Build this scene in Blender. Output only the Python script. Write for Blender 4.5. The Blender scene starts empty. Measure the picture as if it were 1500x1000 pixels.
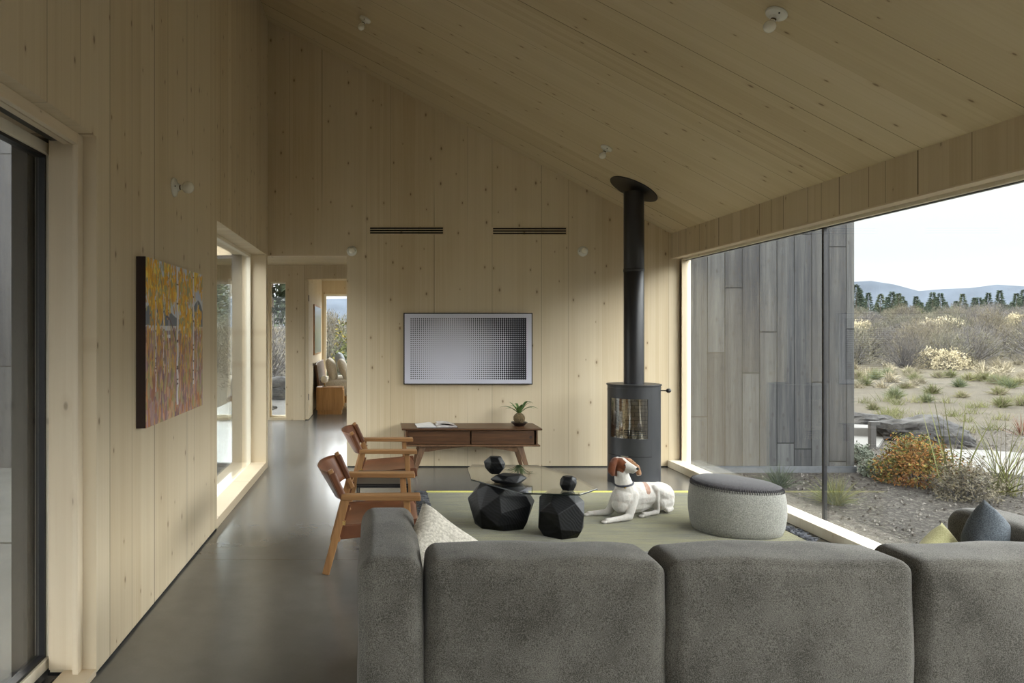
import bpy, bmesh, math, random
import numpy as np
from mathutils import Vector, Matrix, noise as mnoise
from mathutils.bvhtree import BVHTree

C = bpy.context.scene.collection
PI = math.pi
R = math.radians

# ------------------------------------------------------------------ camera, world, light, exposure
FPX = 1080.0
cam_d = bpy.data.cameras.new('camera')
cam_d.sensor_width = 36; cam_d.lens = FPX / 1500 * 36
cam_d.shift_x = (750 - 554) / 1500; cam_d.shift_y = -(500 - 487) / 1500
cam_d.clip_start = 0.05; cam_d.clip_end = 6000
cam = bpy.data.objects.new('camera', cam_d); C.objects.link(cam)
cam.location = (0, 0, 1.4); cam.rotation_euler = (PI / 2, 0, 0)
bpy.context.scene.camera = cam

vs = bpy.context.scene.view_settings
vs.view_transform = 'Standard'; vs.look = 'None'; vs.exposure = 1.78; vs.gamma = 1.0
try: vs.use_curve_mapping = False
except Exception: pass

world = bpy.data.worlds.new('overcast_sky'); bpy.context.scene.world = world
world.use_nodes = True
def build_world():
    nt = world.node_tree; N = nt.nodes; L = nt.links
    N.clear()
    out = N.new('ShaderNodeOutputWorld'); bg = N.new('ShaderNodeBackground')
    tc = N.new('ShaderNodeTexCoord'); sep = N.new('ShaderNodeSeparateXYZ')
    L.new(tc.outputs['Generated'], sep.inputs[0])
    cr = N.new('ShaderNodeValToRGB')
    e = cr.color_ramp.elements
    e[0].position = 0.0; e[0].color = (0.90, 0.912, 0.922, 1)
    e[1].position = 0.09; e[1].color = (0.80, 0.828, 0.85, 1)
    for p, c in ((0.16, (0.83, 0.85, 0.868, 1)), (0.20, (6.0, 6.03, 6.05, 1)), (0.30, (11.2, 11.25, 11.25, 1)), (0.5, (6.5, 6.55, 6.6, 1)), (1.0, (3.2, 3.25, 3.35, 1))):
        k = e.new(p); k.color = c
    mp = N.new('ShaderNodeMapping'); mp.inputs['Scale'].default_value = (1.4, 1.4, 9.0)
    nz = N.new('ShaderNodeTexNoise'); nz.inputs['Scale'].default_value = 1.6; nz.inputs['Detail'].default_value = 4
    L.new(tc.outputs['Generated'], mp.inputs[0]); L.new(mp.outputs[0], nz.inputs['Vector'])
    mr = N.new('ShaderNodeMapRange'); mr.inputs[1].default_value = 0.35; mr.inputs[2].default_value = 0.7
    mr.inputs[3].default_value = 0.96; mr.inputs[4].default_value = 1.07
    L.new(nz.outputs[0], mr.inputs[0])
    L.new(sep.outputs[2], cr.inputs[0]); L.new(cr.outputs[0], bg.inputs[0]); 
    mul = N.new('ShaderNodeMath'); mul.operation = 'MULTIPLY'; mul.inputs[1].default_value = 0.415
    L.new(mr.outputs[0], mul.inputs[0]); L.new(mul.outputs[0], bg.inputs[1])
    L.new(bg.outputs[0], out.inputs[0])
build_world()

# a thin-cloud sun standing behind and to the left of the house
sun_d = bpy.data.lights.new('sun', 'SUN'); sun_d.energy = 0.45; sun_d.angle = R(9); sun_d.color = (1.0, 0.93, 0.82)
sun = bpy.data.objects.new('sun', sun_d); C.objects.link(sun)
sun.rotation_euler = Vector((-0.55, 0.62, 0.56)).to_track_quat('Z', 'Y').to_euler()

def portal(name, loc, rot, sx, sy):
    d = bpy.data.lights.new(name, 'AREA'); d.shape = 'RECTANGLE'; d.size = sx; d.size_y = sy
    d.cycles.is_portal = True
    o = bpy.data.objects.new(name, d); C.objects.link(o); o.location = loc; o.rotation_euler = rot
portal('portal_right', (3.4, 3.4, 1.1), (PI/2, 0, PI/2), 8.8, 2.3)      # emits towards -x
portal('portal_left_door', (-1.62, 1.5, 1.1), (PI/2, 0, -PI/2), 3.2, 2.2)
portal('portal_left_window', (-1.55, 6.45, 1.1), (PI/2, 0, -PI/2), 2.4, 2.2)
portal('portal_bedroom', (0.2, 15.6, 1.2), (-PI/2, 0, 0), 3.0, 2.2)

portal('portal_front', (0.2, -3.35, 2.75), (PI/2, 0, PI), 2.6, 1.1)

# ------------------------------------------------------------------ node helpers
class NT:
    def __init__(s, name):
        s.m = bpy.data.materials.new(name); s.m.use_nodes = True
        s.t = s.m.node_tree; s.t.nodes.clear()
        s.out = s.n('ShaderNodeOutputMaterial')
    def n(s, typ, **kw):
        o = s.t.nodes.new(typ)
        for k, v in kw.items(): setattr(o, k, v)
        return o
    def l(s, a, b): s.t.links.new(a, b)
    def put(s, sock, v):
        if hasattr(v, 'is_output'): s.l(v, sock)
        elif v is not None: sock.default_value = v
    def math(s, op, a, b=None, c=None):
        o = s.n('ShaderNodeMath', operation=op)
        s.put(o.inputs[0], a)
        if b is not None: s.put(o.inputs[1], b)
        if c is not None: s.put(o.inputs[2], c)
        return o.outputs[0]
    def comb(s, x=0., y=0., z=0.):
        o = s.n('ShaderNodeCombineXYZ')
        for i, v in enumerate((x, y, z)): s.put(o.inputs[i], v)
        return o.outputs[0]
    def noise(s, vec, scale=5, detail=3, rough=0.5, out=0):
        o = s.n('ShaderNodeTexNoise'); s.l(vec, o.inputs['Vector'])
        o.inputs['Scale'].default_value = scale; o.inputs['Detail'].default_value = detail; o.inputs['Roughness'].default_value = rough
        return o.outputs[out]
    def wn(s, v, dim='1D'):
        o = s.n('ShaderNodeTexWhiteNoise', noise_dimensions=dim)
        s.l(v, o.inputs['W'] if dim == '1D' else o.inputs['Vector'])
        return o.outputs['Value']
    def ramp(s, f, stops, interp='LINEAR'):
        o = s.n('ShaderNodeValToRGB'); o.color_ramp.interpolation = interp
        e = o.color_ramp.elements
        for i, (p, c) in enumerate(stops):
            if len(c) == 3: c = (*c, 1)
            if i < 2: e[i].position = p; e[i].color = c
            else:
                k = e.new(p); k.color = c
        s.l(f, o.inputs[0]); return o.outputs[0]
    def mix(s, f, a, b, mode='MIX'):
        o = s.n('ShaderNodeMix', data_type='RGBA', blend_type=mode)
        s.put(o.inputs[0], f)
        for sock, v in ((o.inputs[6], a), (o.inputs[7], b)):
            if not hasattr(v, 'is_output') and len(v) == 3: v = (*v, 1)
            s.put(sock, v)
        return o.outputs[2]
    def mr(s, v, a, b, c, d, clamp=True):
        o = s.n('ShaderNodeMapRange'); o.clamp = clamp
        s.l(v, o.inputs[0])
        for i, x in enumerate((a, b, c, d)): o.inputs[i + 1].default_value = x
        return o.outputs[0]
    def coords(s, kind='Object'):
        tc = s.n('ShaderNodeTexCoord'); return tc.outputs[kind]
    def sep(s, v):
        o = s.n('ShaderNodeSeparateXYZ'); s.l(v, o.inputs[0]); return o.outputs
    def scale(s, v, sc, off=(0, 0, 0)):
        o = s.n('ShaderNodeMapping'); o.inputs['Scale'].default_value = sc; o.inputs['Location'].default_value = off
        s.l(v, o.inputs[0]); return o.outputs[0]
    def bump(s, h, strength=0.3, dist=0.01):
        o = s.n('ShaderNodeBump'); o.inputs['Strength'].default_value = strength; o.inputs['Distance'].default_value = dist
        s.l(h, o.inputs['Height']); return o.outputs[0]
    def bsdf(s, col=None, rough=0.5, spec=None, metal=0, normal=None, **kw):
        b = s.n('ShaderNodeBsdfPrincipled')
        if col is not None:
            if not hasattr(col, 'is_output') and len(col) == 3: col = (*col, 1)
            s.put(b.inputs['Base Color'], col)
        s.put(b.inputs['Roughness'], rough)
        if spec is not None: b.inputs['Specular IOR Level'].default_value = spec
        b.inputs['Metallic'].default_value = metal
        if normal is not None: s.l(normal, b.inputs['Normal'])
        for k, v in kw.items(): s.put(b.inputs[k.replace('_', ' ')], v)
        s.l(b.outputs[0], s.out.inputs[0])
        return b

def plain(name, col, rough=0.5, spec=None, metal=0, nscale=0, namt=0.15, bump=0):
    s = NT(name)
    c = s.coords()
    if nscale:
        f = s.noise(c, nscale, 4)
        g = s.mr(f, 0.25, 0.75, 1 - namt, 1 + namt)
        colr = s.mix(1.0, (*col, 1), s.comb(g, g, g), 'MULTIPLY')
        nm = s.bump(s.noise(c, nscale * 3, 3), bump, 0.004) if bump else None
        s.bsdf(colr, rough, spec, metal, nm)
    else:
        s.bsdf(col, rough, spec, metal)
    return s.m

def pine(name, across='X', along='Z', bw=0.27, base=(0.625, 0.525, 0.365), light=(0.70, 0.605, 0.45), dark=(0.525, 0.415, 0.26),
         line=0.85, knots=1.0, seed=0.0, stave=5.0, rough=0.55, lw=0.0042, sparse=0.28, brk0=0.15):
    """whitewashed laminated pine: boards across one axis, grain along another, small knots"""
    s = NT(name)
    sx = s.sep(s.coords())
    ax = {'X': 0, 'Y': 1, 'Z': 2}
    u = s.math('ADD', sx[ax[across]], 50.0 + seed); v = sx[ax[along]]
    ub = s.math('DIVIDE', u, bw)
    # slightly uneven board widths
    wob = s.math('MULTIPLY', s.math('SINE', s.math('MULTIPLY', ub, 2.3)), 0.22)
    ub = s.math('ADD', ub, wob)
    cell = s.math('FLOOR', ub); fr = s.math('FRACT', ub)
    tone = s.wn(cell)
    us = s.math('MULTIPLY', ub, stave); cs = s.math('FLOOR', us)
    tone2 = s.wn(s.math('ADD', cs, 311.7))
    grainv = s.comb(s.math('MULTIPLY', u, 55.0), s.math('ADD', s.math('MULTIPLY', v, 1.1), s.math('MULTIPLY', tone2, 37.0)), tone2)
    g = s.noise(grainv, 1.0, 4, 0.6)
    g2 = s.noise(s.comb(s.math('MULTIPLY', u, 2.0), s.math('MULTIPLY', v, 0.7), 3.3), 1.6, 3)
    f = s.math('ADD', s.math('ADD', 0.08, s.math('MULTIPLY', tone, 0.20)), s.math('MULTIPLY', tone2, 0.15))
    f = s.math('ADD', f, s.math('MULTIPLY', g, 0.30)); f = s.math('ADD', f, s.math('MULTIPLY', g2, 0.22))
    col = s.ramp(f, [(0.25, dark), (0.85, light), (0.52, base)])
    # stave glue lines (faint) and board joints (dark hairlines, only some show)
    fs = s.math('FRACT', us)
    ls = s.math('LESS_THAN', s.math('ABSOLUTE', s.math('SUBTRACT', fs, 0.5)), 0.035)
    col = s.mix(s.math('MULTIPLY', ls, s.math('MULTIPLY', tone2, 0.14)), col, (0.36, 0.25, 0.13, 1))
    edge = s.math('LESS_THAN', fr, lw / bw)
    vis = s.math('GREATER_THAN', s.wn(s.math('ADD', cell, 77.1)), sparse)
    brk = s.mr(s.noise(s.comb(cell, s.math('MULTIPLY', v, 0.35), 9.1), 1.0, 1), 0.4, 0.5, brk0, 1.0)
    e = s.math('MULTIPLY', s.math('MULTIPLY', edge, vis), s.math('MULTIPLY', brk, line))
    col = s.mix(e, col, (0.10, 0.065, 0.03, 1))
    # knots
    kv = s.comb(s.math('MULTIPLY', u, 5.2), s.math('MULTIPLY', v, 2.7), 0.0)
    vo = s.n('ShaderNodeTexVoronoi', voronoi_dimensions='2D'); s.l(kv, vo.inputs['Vector']); vo.inputs['Scale'].default_value = 1.0
    kc = s.sep(vo.outputs['Color'])
    rad = s.math('MULTIPLY', s.math('GREATER_THAN', kc[0], 0.28), s.math('ADD', 0.022, s.math('MULTIPLY', kc[1], 0.038)))
    k = s.math('SUBTRACT', 1.0, s.math('DIVIDE', vo.outputs['Distance'], s.math('MAXIMUM', rad, 0.0001)))
    kk = s.mr(k, 0.0, 0.55, 0, 0.75 * knots)
    halo = s.mr(k, -1.6, 0.0, 0, 0.22 * knots)
    col = s.mix(halo, col, (0.36, 0.24, 0.12, 1)); col = s.mix(kk, col, (0.14, 0.08, 0.035, 1))
    s.bsdf(col, rough, 0.35, normal=s.bump(s.math('SUBTRACT', g, s.math('MULTIPLY', e, 2.0)), 0.08, 0.003))
    return s.m

def hardwood(name, dark, light, grain='X', scale=1.0, rough=0.4):
    s = NT(name)
    c = s.coords()
    sc = {'X': (1.2, 22, 22), 'Y': (22, 1.2, 22), 'Z': (22, 22, 1.2)}[grain]
    g = s.noise(s.scale(c, tuple(v * scale for v in sc)), 1.0, 5, 0.65)
    g2 = s.noise(s.scale(c, tuple(v * scale * 4 for v in sc)), 1.0, 3, 0.6)
    f = s.math('ADD', s.math('MULTIPLY', g, 0.7), s.math('MULTIPLY', g2, 0.3))
    s.bsdf(s.ramp(f, [(0.32, dark), (0.68, light)]), rough, 0.4, normal=s.bump(g2, 0.06, 0.002))
    return s.m

def fabric(name, a, b, scale=260, bump=0.5, rough=0.95, big=0.1):
    s = NT(name)
    c = s.coords()
    n = s.noise(c, scale, 2, 0.7); n2 = s.noise(c, 6, 3)
    f = s.math('ADD', n, s.math('MULTIPLY', s.math('SUBTRACT', n2, 0.5), big))
    s.bsdf(s.ramp(f, [(0.36, a), (0.66, b)]), rough, 0.15, normal=s.bump(n, bump, 0.002), Sheen_Weight=0.12, Sheen_Roughness=0.5)
    return s.m

def glass(name, tint=(0.975, 0.99, 0.982), f0=0.026, rough=0.0):
    """clear pane: mirror reflection by angle over straight transmission"""
    s = NT(name)
    geo = s.n('ShaderNodeNewGeometry')
    dot = s.n('ShaderNodeVectorMath', operation='DOT_PRODUCT')
    s.l(geo.outputs['Normal'], dot.inputs[0]); s.l(geo.outputs['Incoming'], dot.inputs[1])
    c = s.math('ABSOLUTE', dot.outputs['Value'])
    p = s.math('POWER', s.math('SUBTRACT', 1.0, c), 5.0)
    F = s.math('ADD', f0, s.math('MULTIPLY', p, 1 - f0))
    tr = s.n('ShaderNodeBsdfTransparent'); tr.inputs[0].default_value = (*tint, 1)
    gl = s.n('ShaderNodeBsdfGlossy'); gl.inputs['Roughness'].default_value = rough; gl.inputs[0].default_value = (1, 1, 1, 1)
    mx = s.n('ShaderNodeMixShader'); s.l(F, mx.inputs[0]); s.l(tr.outputs[0], mx.inputs[1]); s.l(gl.outputs[0], mx.inputs[2])
    s.l(mx.outputs[0], s.out.inputs[0])
    return s.m

# ------------------------------------------------------------------ geometry helpers
def link(name, bm, mat, parent=None, smooth=None, loc=None):
    me = bpy.data.meshes.new(name); bm.to_mesh(me); bm.free()
    return link_me(name, me, mat, parent, smooth, loc)
def link_me(name, me, mat, parent=None, smooth=None, loc=None):
    mats = mat if isinstance(mat, (list, tuple)) else [mat]
    for m in mats: me.materials.append(m)
    if smooth is not None:
        me.polygons.foreach_set('use_smooth', [True] * len(me.polygons))
        if smooth < 180: me.set_sharp_from_angle(angle=R(smooth))
    o = bpy.data.objects.new(name, me); C.objects.link(o)
    if parent is not None: o.parent = parent
    if loc is not None: o.location = loc
    return o
def thing(name, label, cat, loc=(0, 0, 0), rz=0, group=None):
    o = bpy.data.objects.new(name, None); C.objects.link(o); o.empty_display_size = 0.1
    o.location = loc; o.rotation_euler = (0, 0, rz)
    return tag(o, label, cat, group)
def tag(o, label, cat, group=None, kind=None):
    o['label'] = label; o['category'] = cat
    if group: o['group'] = group
    if kind: o['kind'] = kind
    return o
def struct(name, bm, mat, parent=None, smooth=None):
    o = link(name, bm, mat, parent, smooth)
    if parent is None: o['kind'] = 'structure'
    return o
def copy_tree(o, parent=None):
    c = o.copy(); C.objects.link(c)
    if parent is not None: c.parent = parent
    for ch in list(o.children): copy_tree(ch, c)
    return c

def box(bm, x0, x1, y0, y1, z0, z1, bev=0, seg=2):
    vs = [bm.verts.new((x, y, z)) for x in (x0, x1) for y in (y0, y1) for z in (z0, z1)]
    idx = ((0, 1, 3, 2), (4, 6, 7, 5), (0, 4, 5, 1), (2, 3, 7, 6), (0, 2, 6, 4), (1, 5, 7, 3))
    fs = [bm.faces.new([vs[i] for i in f]) for f in idx]
    bmesh.ops.recalc_face_normals(bm, faces=fs)
    if bev:
        es = list({e for f in fs for e in f.edges})
        bmesh.ops.bevel(bm, geom=es, offset=bev, segments=seg, profile=0.5, affect='EDGES')
    return vs
def BX(*a, **k):
    bm = bmesh.new(); box(bm, *a, **k); return bm
def frame_at(d):
    d = d.normalized(); up = Vector((0, 0, 1)) if abs(d.z) < 0.95 else Vector((0, 1, 0))
    a = d.cross(up).normalized(); b = a.cross(d).normalized(); return a, b
def tube(bm, pts, rad, seg=12, cap=True, flat=None):
    pts = [Vector(p) for p in pts]
    if not hasattr(rad, '__len__'): rad = [rad] * len(pts)
    rings = []; pa = None
    for i, p in enumerate(pts):
        d = (pts[min(i + 1, len(pts) - 1)] - pts[max(i - 1, 0)])
        a, b = frame_at(d)
        if pa is not None and a.dot(pa) < 0: a, b = -a, -b
        pa = a
        ring = []
        for k in range(seg):
            t = 2 * PI * k / seg
            fb = 1 if flat is None else flat
            ring.append(bm.verts.new(p + a * math.cos(t) * rad[i] + b * math.sin(t) * rad[i] * fb))
        rings.append(ring)
    for r0, r1 in zip(rings, rings[1:]):
        for k in range(seg):
            bm.faces.new((r0[k], r0[(k + 1) % seg], r1[(k + 1) % seg], r1[k]))
    if cap:
        bm.faces.new(rings[0][::-1]); bm.faces.new(rings[-1])
    bmesh.ops.recalc_face_normals(bm, faces=bm.faces[:])
def beam(bm, p0, p1, w, h, up=(0, 0, 1), bev=0.003, w1=None, h1=None):
    """rectangular bar from p0 to p1; w across, h along up"""
    p0 = Vector(p0); p1 = Vector(p1); d = (p1 - p0).normalized(); up = Vector(up)
    a = d.cross(up).normalized(); b = a.cross(d).normalized()
    w1 = w if w1 is None else w1; h1 = h if h1 is None else h1
    vs = []
    for p, ww, hh in ((p0, w, h), (p1, w1, h1)):
        for sa, sb in ((-1, -1), (1, -1), (1, 1), (-1, 1)):
            vs.append(bm.verts.new(p + a * sa * ww / 2 + b * sb * hh / 2))
    fs = [bm.faces.new([vs[i] for i in f]) for f in ((3, 2, 1, 0), (4, 5, 6, 7), (0, 1, 5, 4), (1, 2, 6, 5), (2, 3, 7, 6), (3, 0, 4, 7))]
    bmesh.ops.recalc_face_normals(bm, faces=fs)
    if bev:
        es = list({e for f in fs for e in f.edges})
        bmesh.ops.bevel(bm, geom=es, offset=bev, segments=2, profile=0.5, affect='EDGES')
def lathe(bm, prof, c=(0, 0, 0), seg=32, axis='Z', M=None):
    rings = []
    c = Vector(c)
    for r, z in prof:
        ring = []
        if r < 1e-6:
            v = Vector((0, 0, z)); ring = [v]
        else:
            ring = [Vector((r * math.cos(2 * PI * k / seg), r * math.sin(2 * PI * k / seg), z)) for k in range(seg)]
        rr = []
        for v in ring:
            if M is not None: v = M @ v
            elif axis == 'Y': v = Vector((v.x, v.z, v.y))
            elif axis == 'X': v = Vector((v.z, v.x, v.y))
            rr.append(bm.verts.new(v + c))
        rings.append(rr)
    for a, b in zip(rings, rings[1:]):
        for k in range(seg):
            k2 = (k + 1) % seg
            if len(a) == 1 and len(b) == 1: continue
            if len(a) == 1: bm.faces.new((a[0], b[k], b[k2]))
            elif len(b) == 1: bm.faces.new((a[k], a[k2], b[0]))
            else: bm.faces.new((a[k], a[k2], b[k2], b[k]))
    for ring, rev in ((rings[0], True), (rings[-1], False)):
        if len(ring) > 1: bm.faces.new(ring[::-1] if rev else ring)
    bmesh.ops.recalc_face_normals(bm, faces=bm.faces[:])
def prism(bm, pts, axis, a, b):
    """polygon (2-D points) extruded along an axis from a to b"""
    def P(p, t):
        if axis == 'Y': return (p[0], t, p[1])
        if axis == 'X': return (t, p[0], p[1])
        return (p[0], p[1], t)
    lo = [bm.verts.new(P(p, a)) for p in pts]; hi = [bm.verts.new(P(p, b)) for p in pts]
    n = len(pts)
    fs = [bm.faces.new(lo), bm.faces.new(hi[::-1])]
    for i in range(n): fs.append(bm.faces.new((lo[i], hi[i], hi[(i + 1) % n], lo[(i + 1) % n])))
    bmesh.ops.recalc_face_normals(bm, faces=fs)
def ellipsoid(bm, c, r, sub=2, M=None):
    g = bmesh.ops.create_icosphere(bm, subdivisions=sub, radius=1.0)
    for v in g['verts']:
        p = Vector((v.co.x * r[0], v.co.y * r[1], v.co.z * r[2]))
        if M is not None: p = M @ p
        v.co = p + Vector(c)
def soft_box(bm, c, s, r, cuts=10, puff=0.0, wob=0.0, seed=0, pe=3.0):
    """upholstered block: rounded edges (radius r), puffed faces, gentle hand-made wobble"""
    c = Vector(c); h = Vector(s) / 2
    g = bmesh.ops.create_cube(bm, size=2.0)
    vs = g['verts']
    es = list({e for v in vs for e in v.link_edges})
    bmesh.ops.subdivide_edges(bm, edges=es, cuts=cuts, use_grid_fill=True)
    vs = [v for v in bm.verts if v.tag is False]
    for v in vs:
        q = v.co.copy()
        # push grid lines to the borders so that the round edges get vertices
        q = Vector([math.copysign(abs(t) ** 0.75, t) if abs(t) < 1 else t for t in q])
        p = Vector((q.x * h.x, q.y * h.y, q.z * h.z))
        inner = Vector([max(-hh + r, min(hh - r, t)) if hh > r else 0 for t, hh in zip(p, h)])
        d = p - inner
        if d.length > 1e-9: p = inner + d.normalized() * r * min(1.0, max(d.length / r, 0.999))
        if puff:
            k = [1 - abs(t) ** pe for t in q]
            if abs(q.x) > 0.999: p.x += math.copysign(puff * k[1] * k[2], q.x)
            if abs(q.y) > 0.999: p.y += math.copysign(puff * k[0] * k[2], q.y)
            if abs(q.z) > 0.999: p.z += math.copysign(puff * k[0] * k[1], q.z)
        if wob:
            nv = mnoise.noise_vector((p + c) * 4.0 + Vector((seed, 0, 0)))
            p += nv * wob
        v.co = p + c; v.tag = True
    bmesh.ops.recalc_face_normals(bm, faces=bm.faces[:])

# ------------------------------------------------------------------ materials of the house
M = {}
M['wall_x'] = pine('pine_wall_facing_room_side', 'Y', 'Z', seed=0.0, bw=0.2, line=0.75, lw=0.005)            # walls whose face looks along x
M['wall_y'] = pine('pine_wall_end', 'X', 'Z', bw=0.36, seed=3.1, stave=7.0, lw=0.0045, brk0=0.15, line=0.6)
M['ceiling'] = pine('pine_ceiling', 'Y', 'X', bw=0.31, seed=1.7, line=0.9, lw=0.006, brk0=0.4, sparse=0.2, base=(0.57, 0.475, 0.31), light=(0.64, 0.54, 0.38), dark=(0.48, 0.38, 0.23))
M['fascia'] = pine('pine_header', 'Y', 'Z', bw=0.22, seed=5.0, line=0.9, knots=0.7, lw=0.005, brk0=0.9, sparse=0.05)
M['trim'] = pine('pine_trim_long', 'Z', 'Y', bw=0.5, light=(0.74, 0.66, 0.52), base=(0.68, 0.58, 0.43), dark=(0.6, 0.48, 0.32), line=0, knots=0.5, stave=3)
M['jamb'] = pine('pine_jamb', 'X', 'Z', bw=0.6, light=(0.74, 0.66, 0.52), base=(0.68, 0.58, 0.43), dark=(0.6, 0.48, 0.32), line=0, knots=0.7, stave=5)
M['frame'] = pine('pale_frame_wood', 'Y', 'Z', bw=0.6, light=(0.80, 0.75, 0.63), base=(0.76, 0.70, 0.57), dark=(0.68, 0.6, 0.47), line=0, knots=0.4, stave=5)
M['black_gap'] = plain('black_shadow_gap', (0.006, 0.006, 0.006), 0.8)
M['black_metal'] = plain('black_metal', (0.012, 0.012, 0.014), 0.4, nscale=30)
M['glass'] = glass('window_glass')
M['porcelain'] = plain('white_porcelain', (0.72, 0.72, 0.66), 0.25)
M['bulb'] = plain('opal_bulb', (0.82, 0.80, 0.70), 0.15)

def mk_concrete():
    s = NT('polished_concrete_floor')
    c = s.coords(); x = s.sep(c)
    n = s.noise(c, 0.9, 3, 0.5); n2 = s.noise(c, 7, 4, 0.55); n3 = s.noise(c, 90, 2)
    f = s.math('ADD', s.math('MULTIPLY', n, 0.6), s.math('ADD', s.math('MULTIPLY', n2, 0.3), s.math('MULTIPLY', n3, 0.1)))
    col = s.ramp(f, [(0.3, (0.100, 0.099, 0.094)), (0.7, (0.150, 0.148, 0.141))])
    # saw cuts in the slab
    j = s.math('LESS_THAN', s.math('ABSOLUTE', s.math('SUBTRACT', x[1], 4.55)), 0.002)
    j2 = s.math('LESS_THAN', s.math('ABSOLUTE', s.math('SUBTRACT', x[1], 9.4)), 0.002)
    col = s.mix(s.math('MULTIPLY', s.math('MAXIMUM', j, j2), 0.45), col, (0.03, 0.03, 0.03, 1))
    s.bsdf(col, s.mr(n, 0.3, 0.7, 0.19, 0.24), 0.9)
    return s.m
M['concrete'] = mk_concrete()

def mk_cladding(name, seed, base=((0.030, 0.030, 0.033), (0.075, 0.072, 0.066)), bw=0.186, off=0.0):
    """weathered dark vertical cladding: wide boards, butt joints, strong grain"""
    s = NT(name)
    x = s.sep(s.coords())
    u = s.math('DIVIDE', s.math('ADD', x[0], 40.0 + off), bw); cell = s.math('FLOOR', u); fr = s.math('FRACT', u)
    t = s.wn(s.math('ADD', cell, seed))
    vj = s.math('ADD', s.math('DIVIDE', x[2], 2.3), s.math('MULTIPLY', t, 1.0)); vc = s.math('FLOOR', vj); fj = s.math('FRACT', vj)
    t2 = s.wn(s.comb(cell, vc, seed), '3D')
    g = s.noise(s.comb(s.math('MULTIPLY', x[0], 38.0), s.math('ADD', s.math('MULTIPLY', x[2], 1.6), s.math('MULTIPLY', t2, 19.0)), t2), 1.0, 5, 0.7)
    mid = s.math('SUBTRACT', 1.0, s.math('MULTIPLY', s.math('ABSOLUTE', s.math('SUBTRACT', fr, 0.5)), 3.2))
    wv = s.noise(s.comb(s.math('MULTIPLY', x[0], 60.0), s.math('MULTIPLY', x[2], 5.0), t2), 1.0, 3, 0.6)
    f = s.math('ADD', s.math('MULTIPLY', g, 0.75), s.math('MULTIPLY', t2, 0.3))
    f = s.math('ADD', f, s.math('MULTIPLY', s.math('MAXIMUM', mid, 0.0), s.math('MULTIPLY', wv, 0.2)))
    col = s.ramp(f, [(0.38, base[0]), (0.84, base[1]), (0.62, tuple((a + b) / 2 * 0.95 for a, b in zip(*base)))])
    blu = s.mix(s.math('MULTIPLY', t2, 0.5), col, s.mix(1.0, col, (0.88, 0.96, 1.12, 1), 'MULTIPLY'))
    kv = s.comb(s.math('MULTIPLY', x[0], 7.0), s.math('MULTIPLY', x[2], 4.0), 0)
    vo = s.n('ShaderNodeTexVoronoi', voronoi_dimensions='2D'); s.l(kv, vo.inputs['Vector']); vo.inputs['Scale'].default_value = 1.0
    blu = s.mix(s.math('MULTIPLY', s.math('LESS_THAN', vo.outputs['Distance'], 0.09), 0.55), blu, (0.025, 0.022, 0.02, 1))
    j = s.math('MAXIMUM', s.math('LESS_THAN', fr, 0.045), s.math('LESS_THAN', fj, 0.005))
    blu = s.mix(s.math('MULTIPLY', j, 1.0), blu, (0.0, 0.0, 0.0, 1))
    s.bsdf(blu, 0.75, 0.3, normal=s.bump(s.math('SUBTRACT', g, s.math('MULTIPLY', j, 3.0)), 0.3, 0.006))
    return s.m
M['clad'] = mk_cladding('dark_board_cladding', 3.0, base=((0.022, 0.0225, 0.0245), (0.084, 0.083, 0.075)))
M['clad_dark'] = mk_cladding('charred_board_cladding', 9.0)

# ------------------------------------------------------------------ the house shell
XL, XR, YB, YF = -1.15, 3.05, 7.68, -3.0
def zc(x): return 4.645 - 0.5274 * (x - XL)          # underside of the sloping ceiling
T = 0.17

bm = bmesh.new(); box(bm, XL - 0.33, 3.2, YF, YB, -0.2, 0.0); box(bm, -3.0, 3.2, YB, 15.6, -0.2, 0.0)
struct('floor', bm, M['concrete'])

bm = bmesh.new()
x0, x1 = XL - 0.5, 3.24
prism(bm, [(x0, zc(x0)), (x1, zc(x1)), (x1, zc(x1) + 0.3), (x0, zc(x0) + 0.3)], 'Y', YF - 0.3, YB + T + 0.15)
struct('ceiling', bm, M['ceiling'])

# back wall with the hall opening at its left
HX0, HX1, HZ = -1.149, -0.327, 2.2
bm = bmesh.new()
prism(bm, [(XL - 0.33, 2.2), (XR + 0.15, 2.2), (XR + 0.15, zc(XR + 0.15)), (XL - 0.33, zc(XL - 0.33))], 'Y', YB, YB + T)
box(bm, HX1, XR + 0.15, YB, YB + T, 0.012, 2.2)
struct('wall_back', bm, M['wall_y'])
struct('baseboard_back', BX(HX1 + 0.005, XR + 0.1, YB + 0.006, YB + T - 0.01, 0.0, 0.012), M['black_gap'])
bm = bmesh.new(); box(bm, HX0, HX1 + 0.02, YB - 0.004, YB + 0.02, HZ - 0.004, HZ + 0.01)
struct('trim_1', bm, M['trim'])

# left wall: sliding door opening, wall with the painting, window opening
WL0 = XL - 0.33
DY, WY0, WY1 = 3.01, 5.26, 7.57
bm = bmesh.new()
box(bm, WL0, XL, YF, YB, 2.2, zc(XL) + 0.05)
box(bm, WL0, XL, 3.13, WY0, 0.014, 2.2); box(bm, -1.34, XL, DY, 3.13, 0.014, 2.2)
box(bm, WL0, XL, WY1, YB, 0.0, 2.2)
box(bm, WL0, XL, YF, 0.0, 0.0, 2.2)
struct('wall_left', bm, M['wall_x'])
struct('baseboard_left', BX(XL - 0.2, XL - 0.006, DY, WY0, 0.0, 0.014), M['black_gap'])
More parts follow.
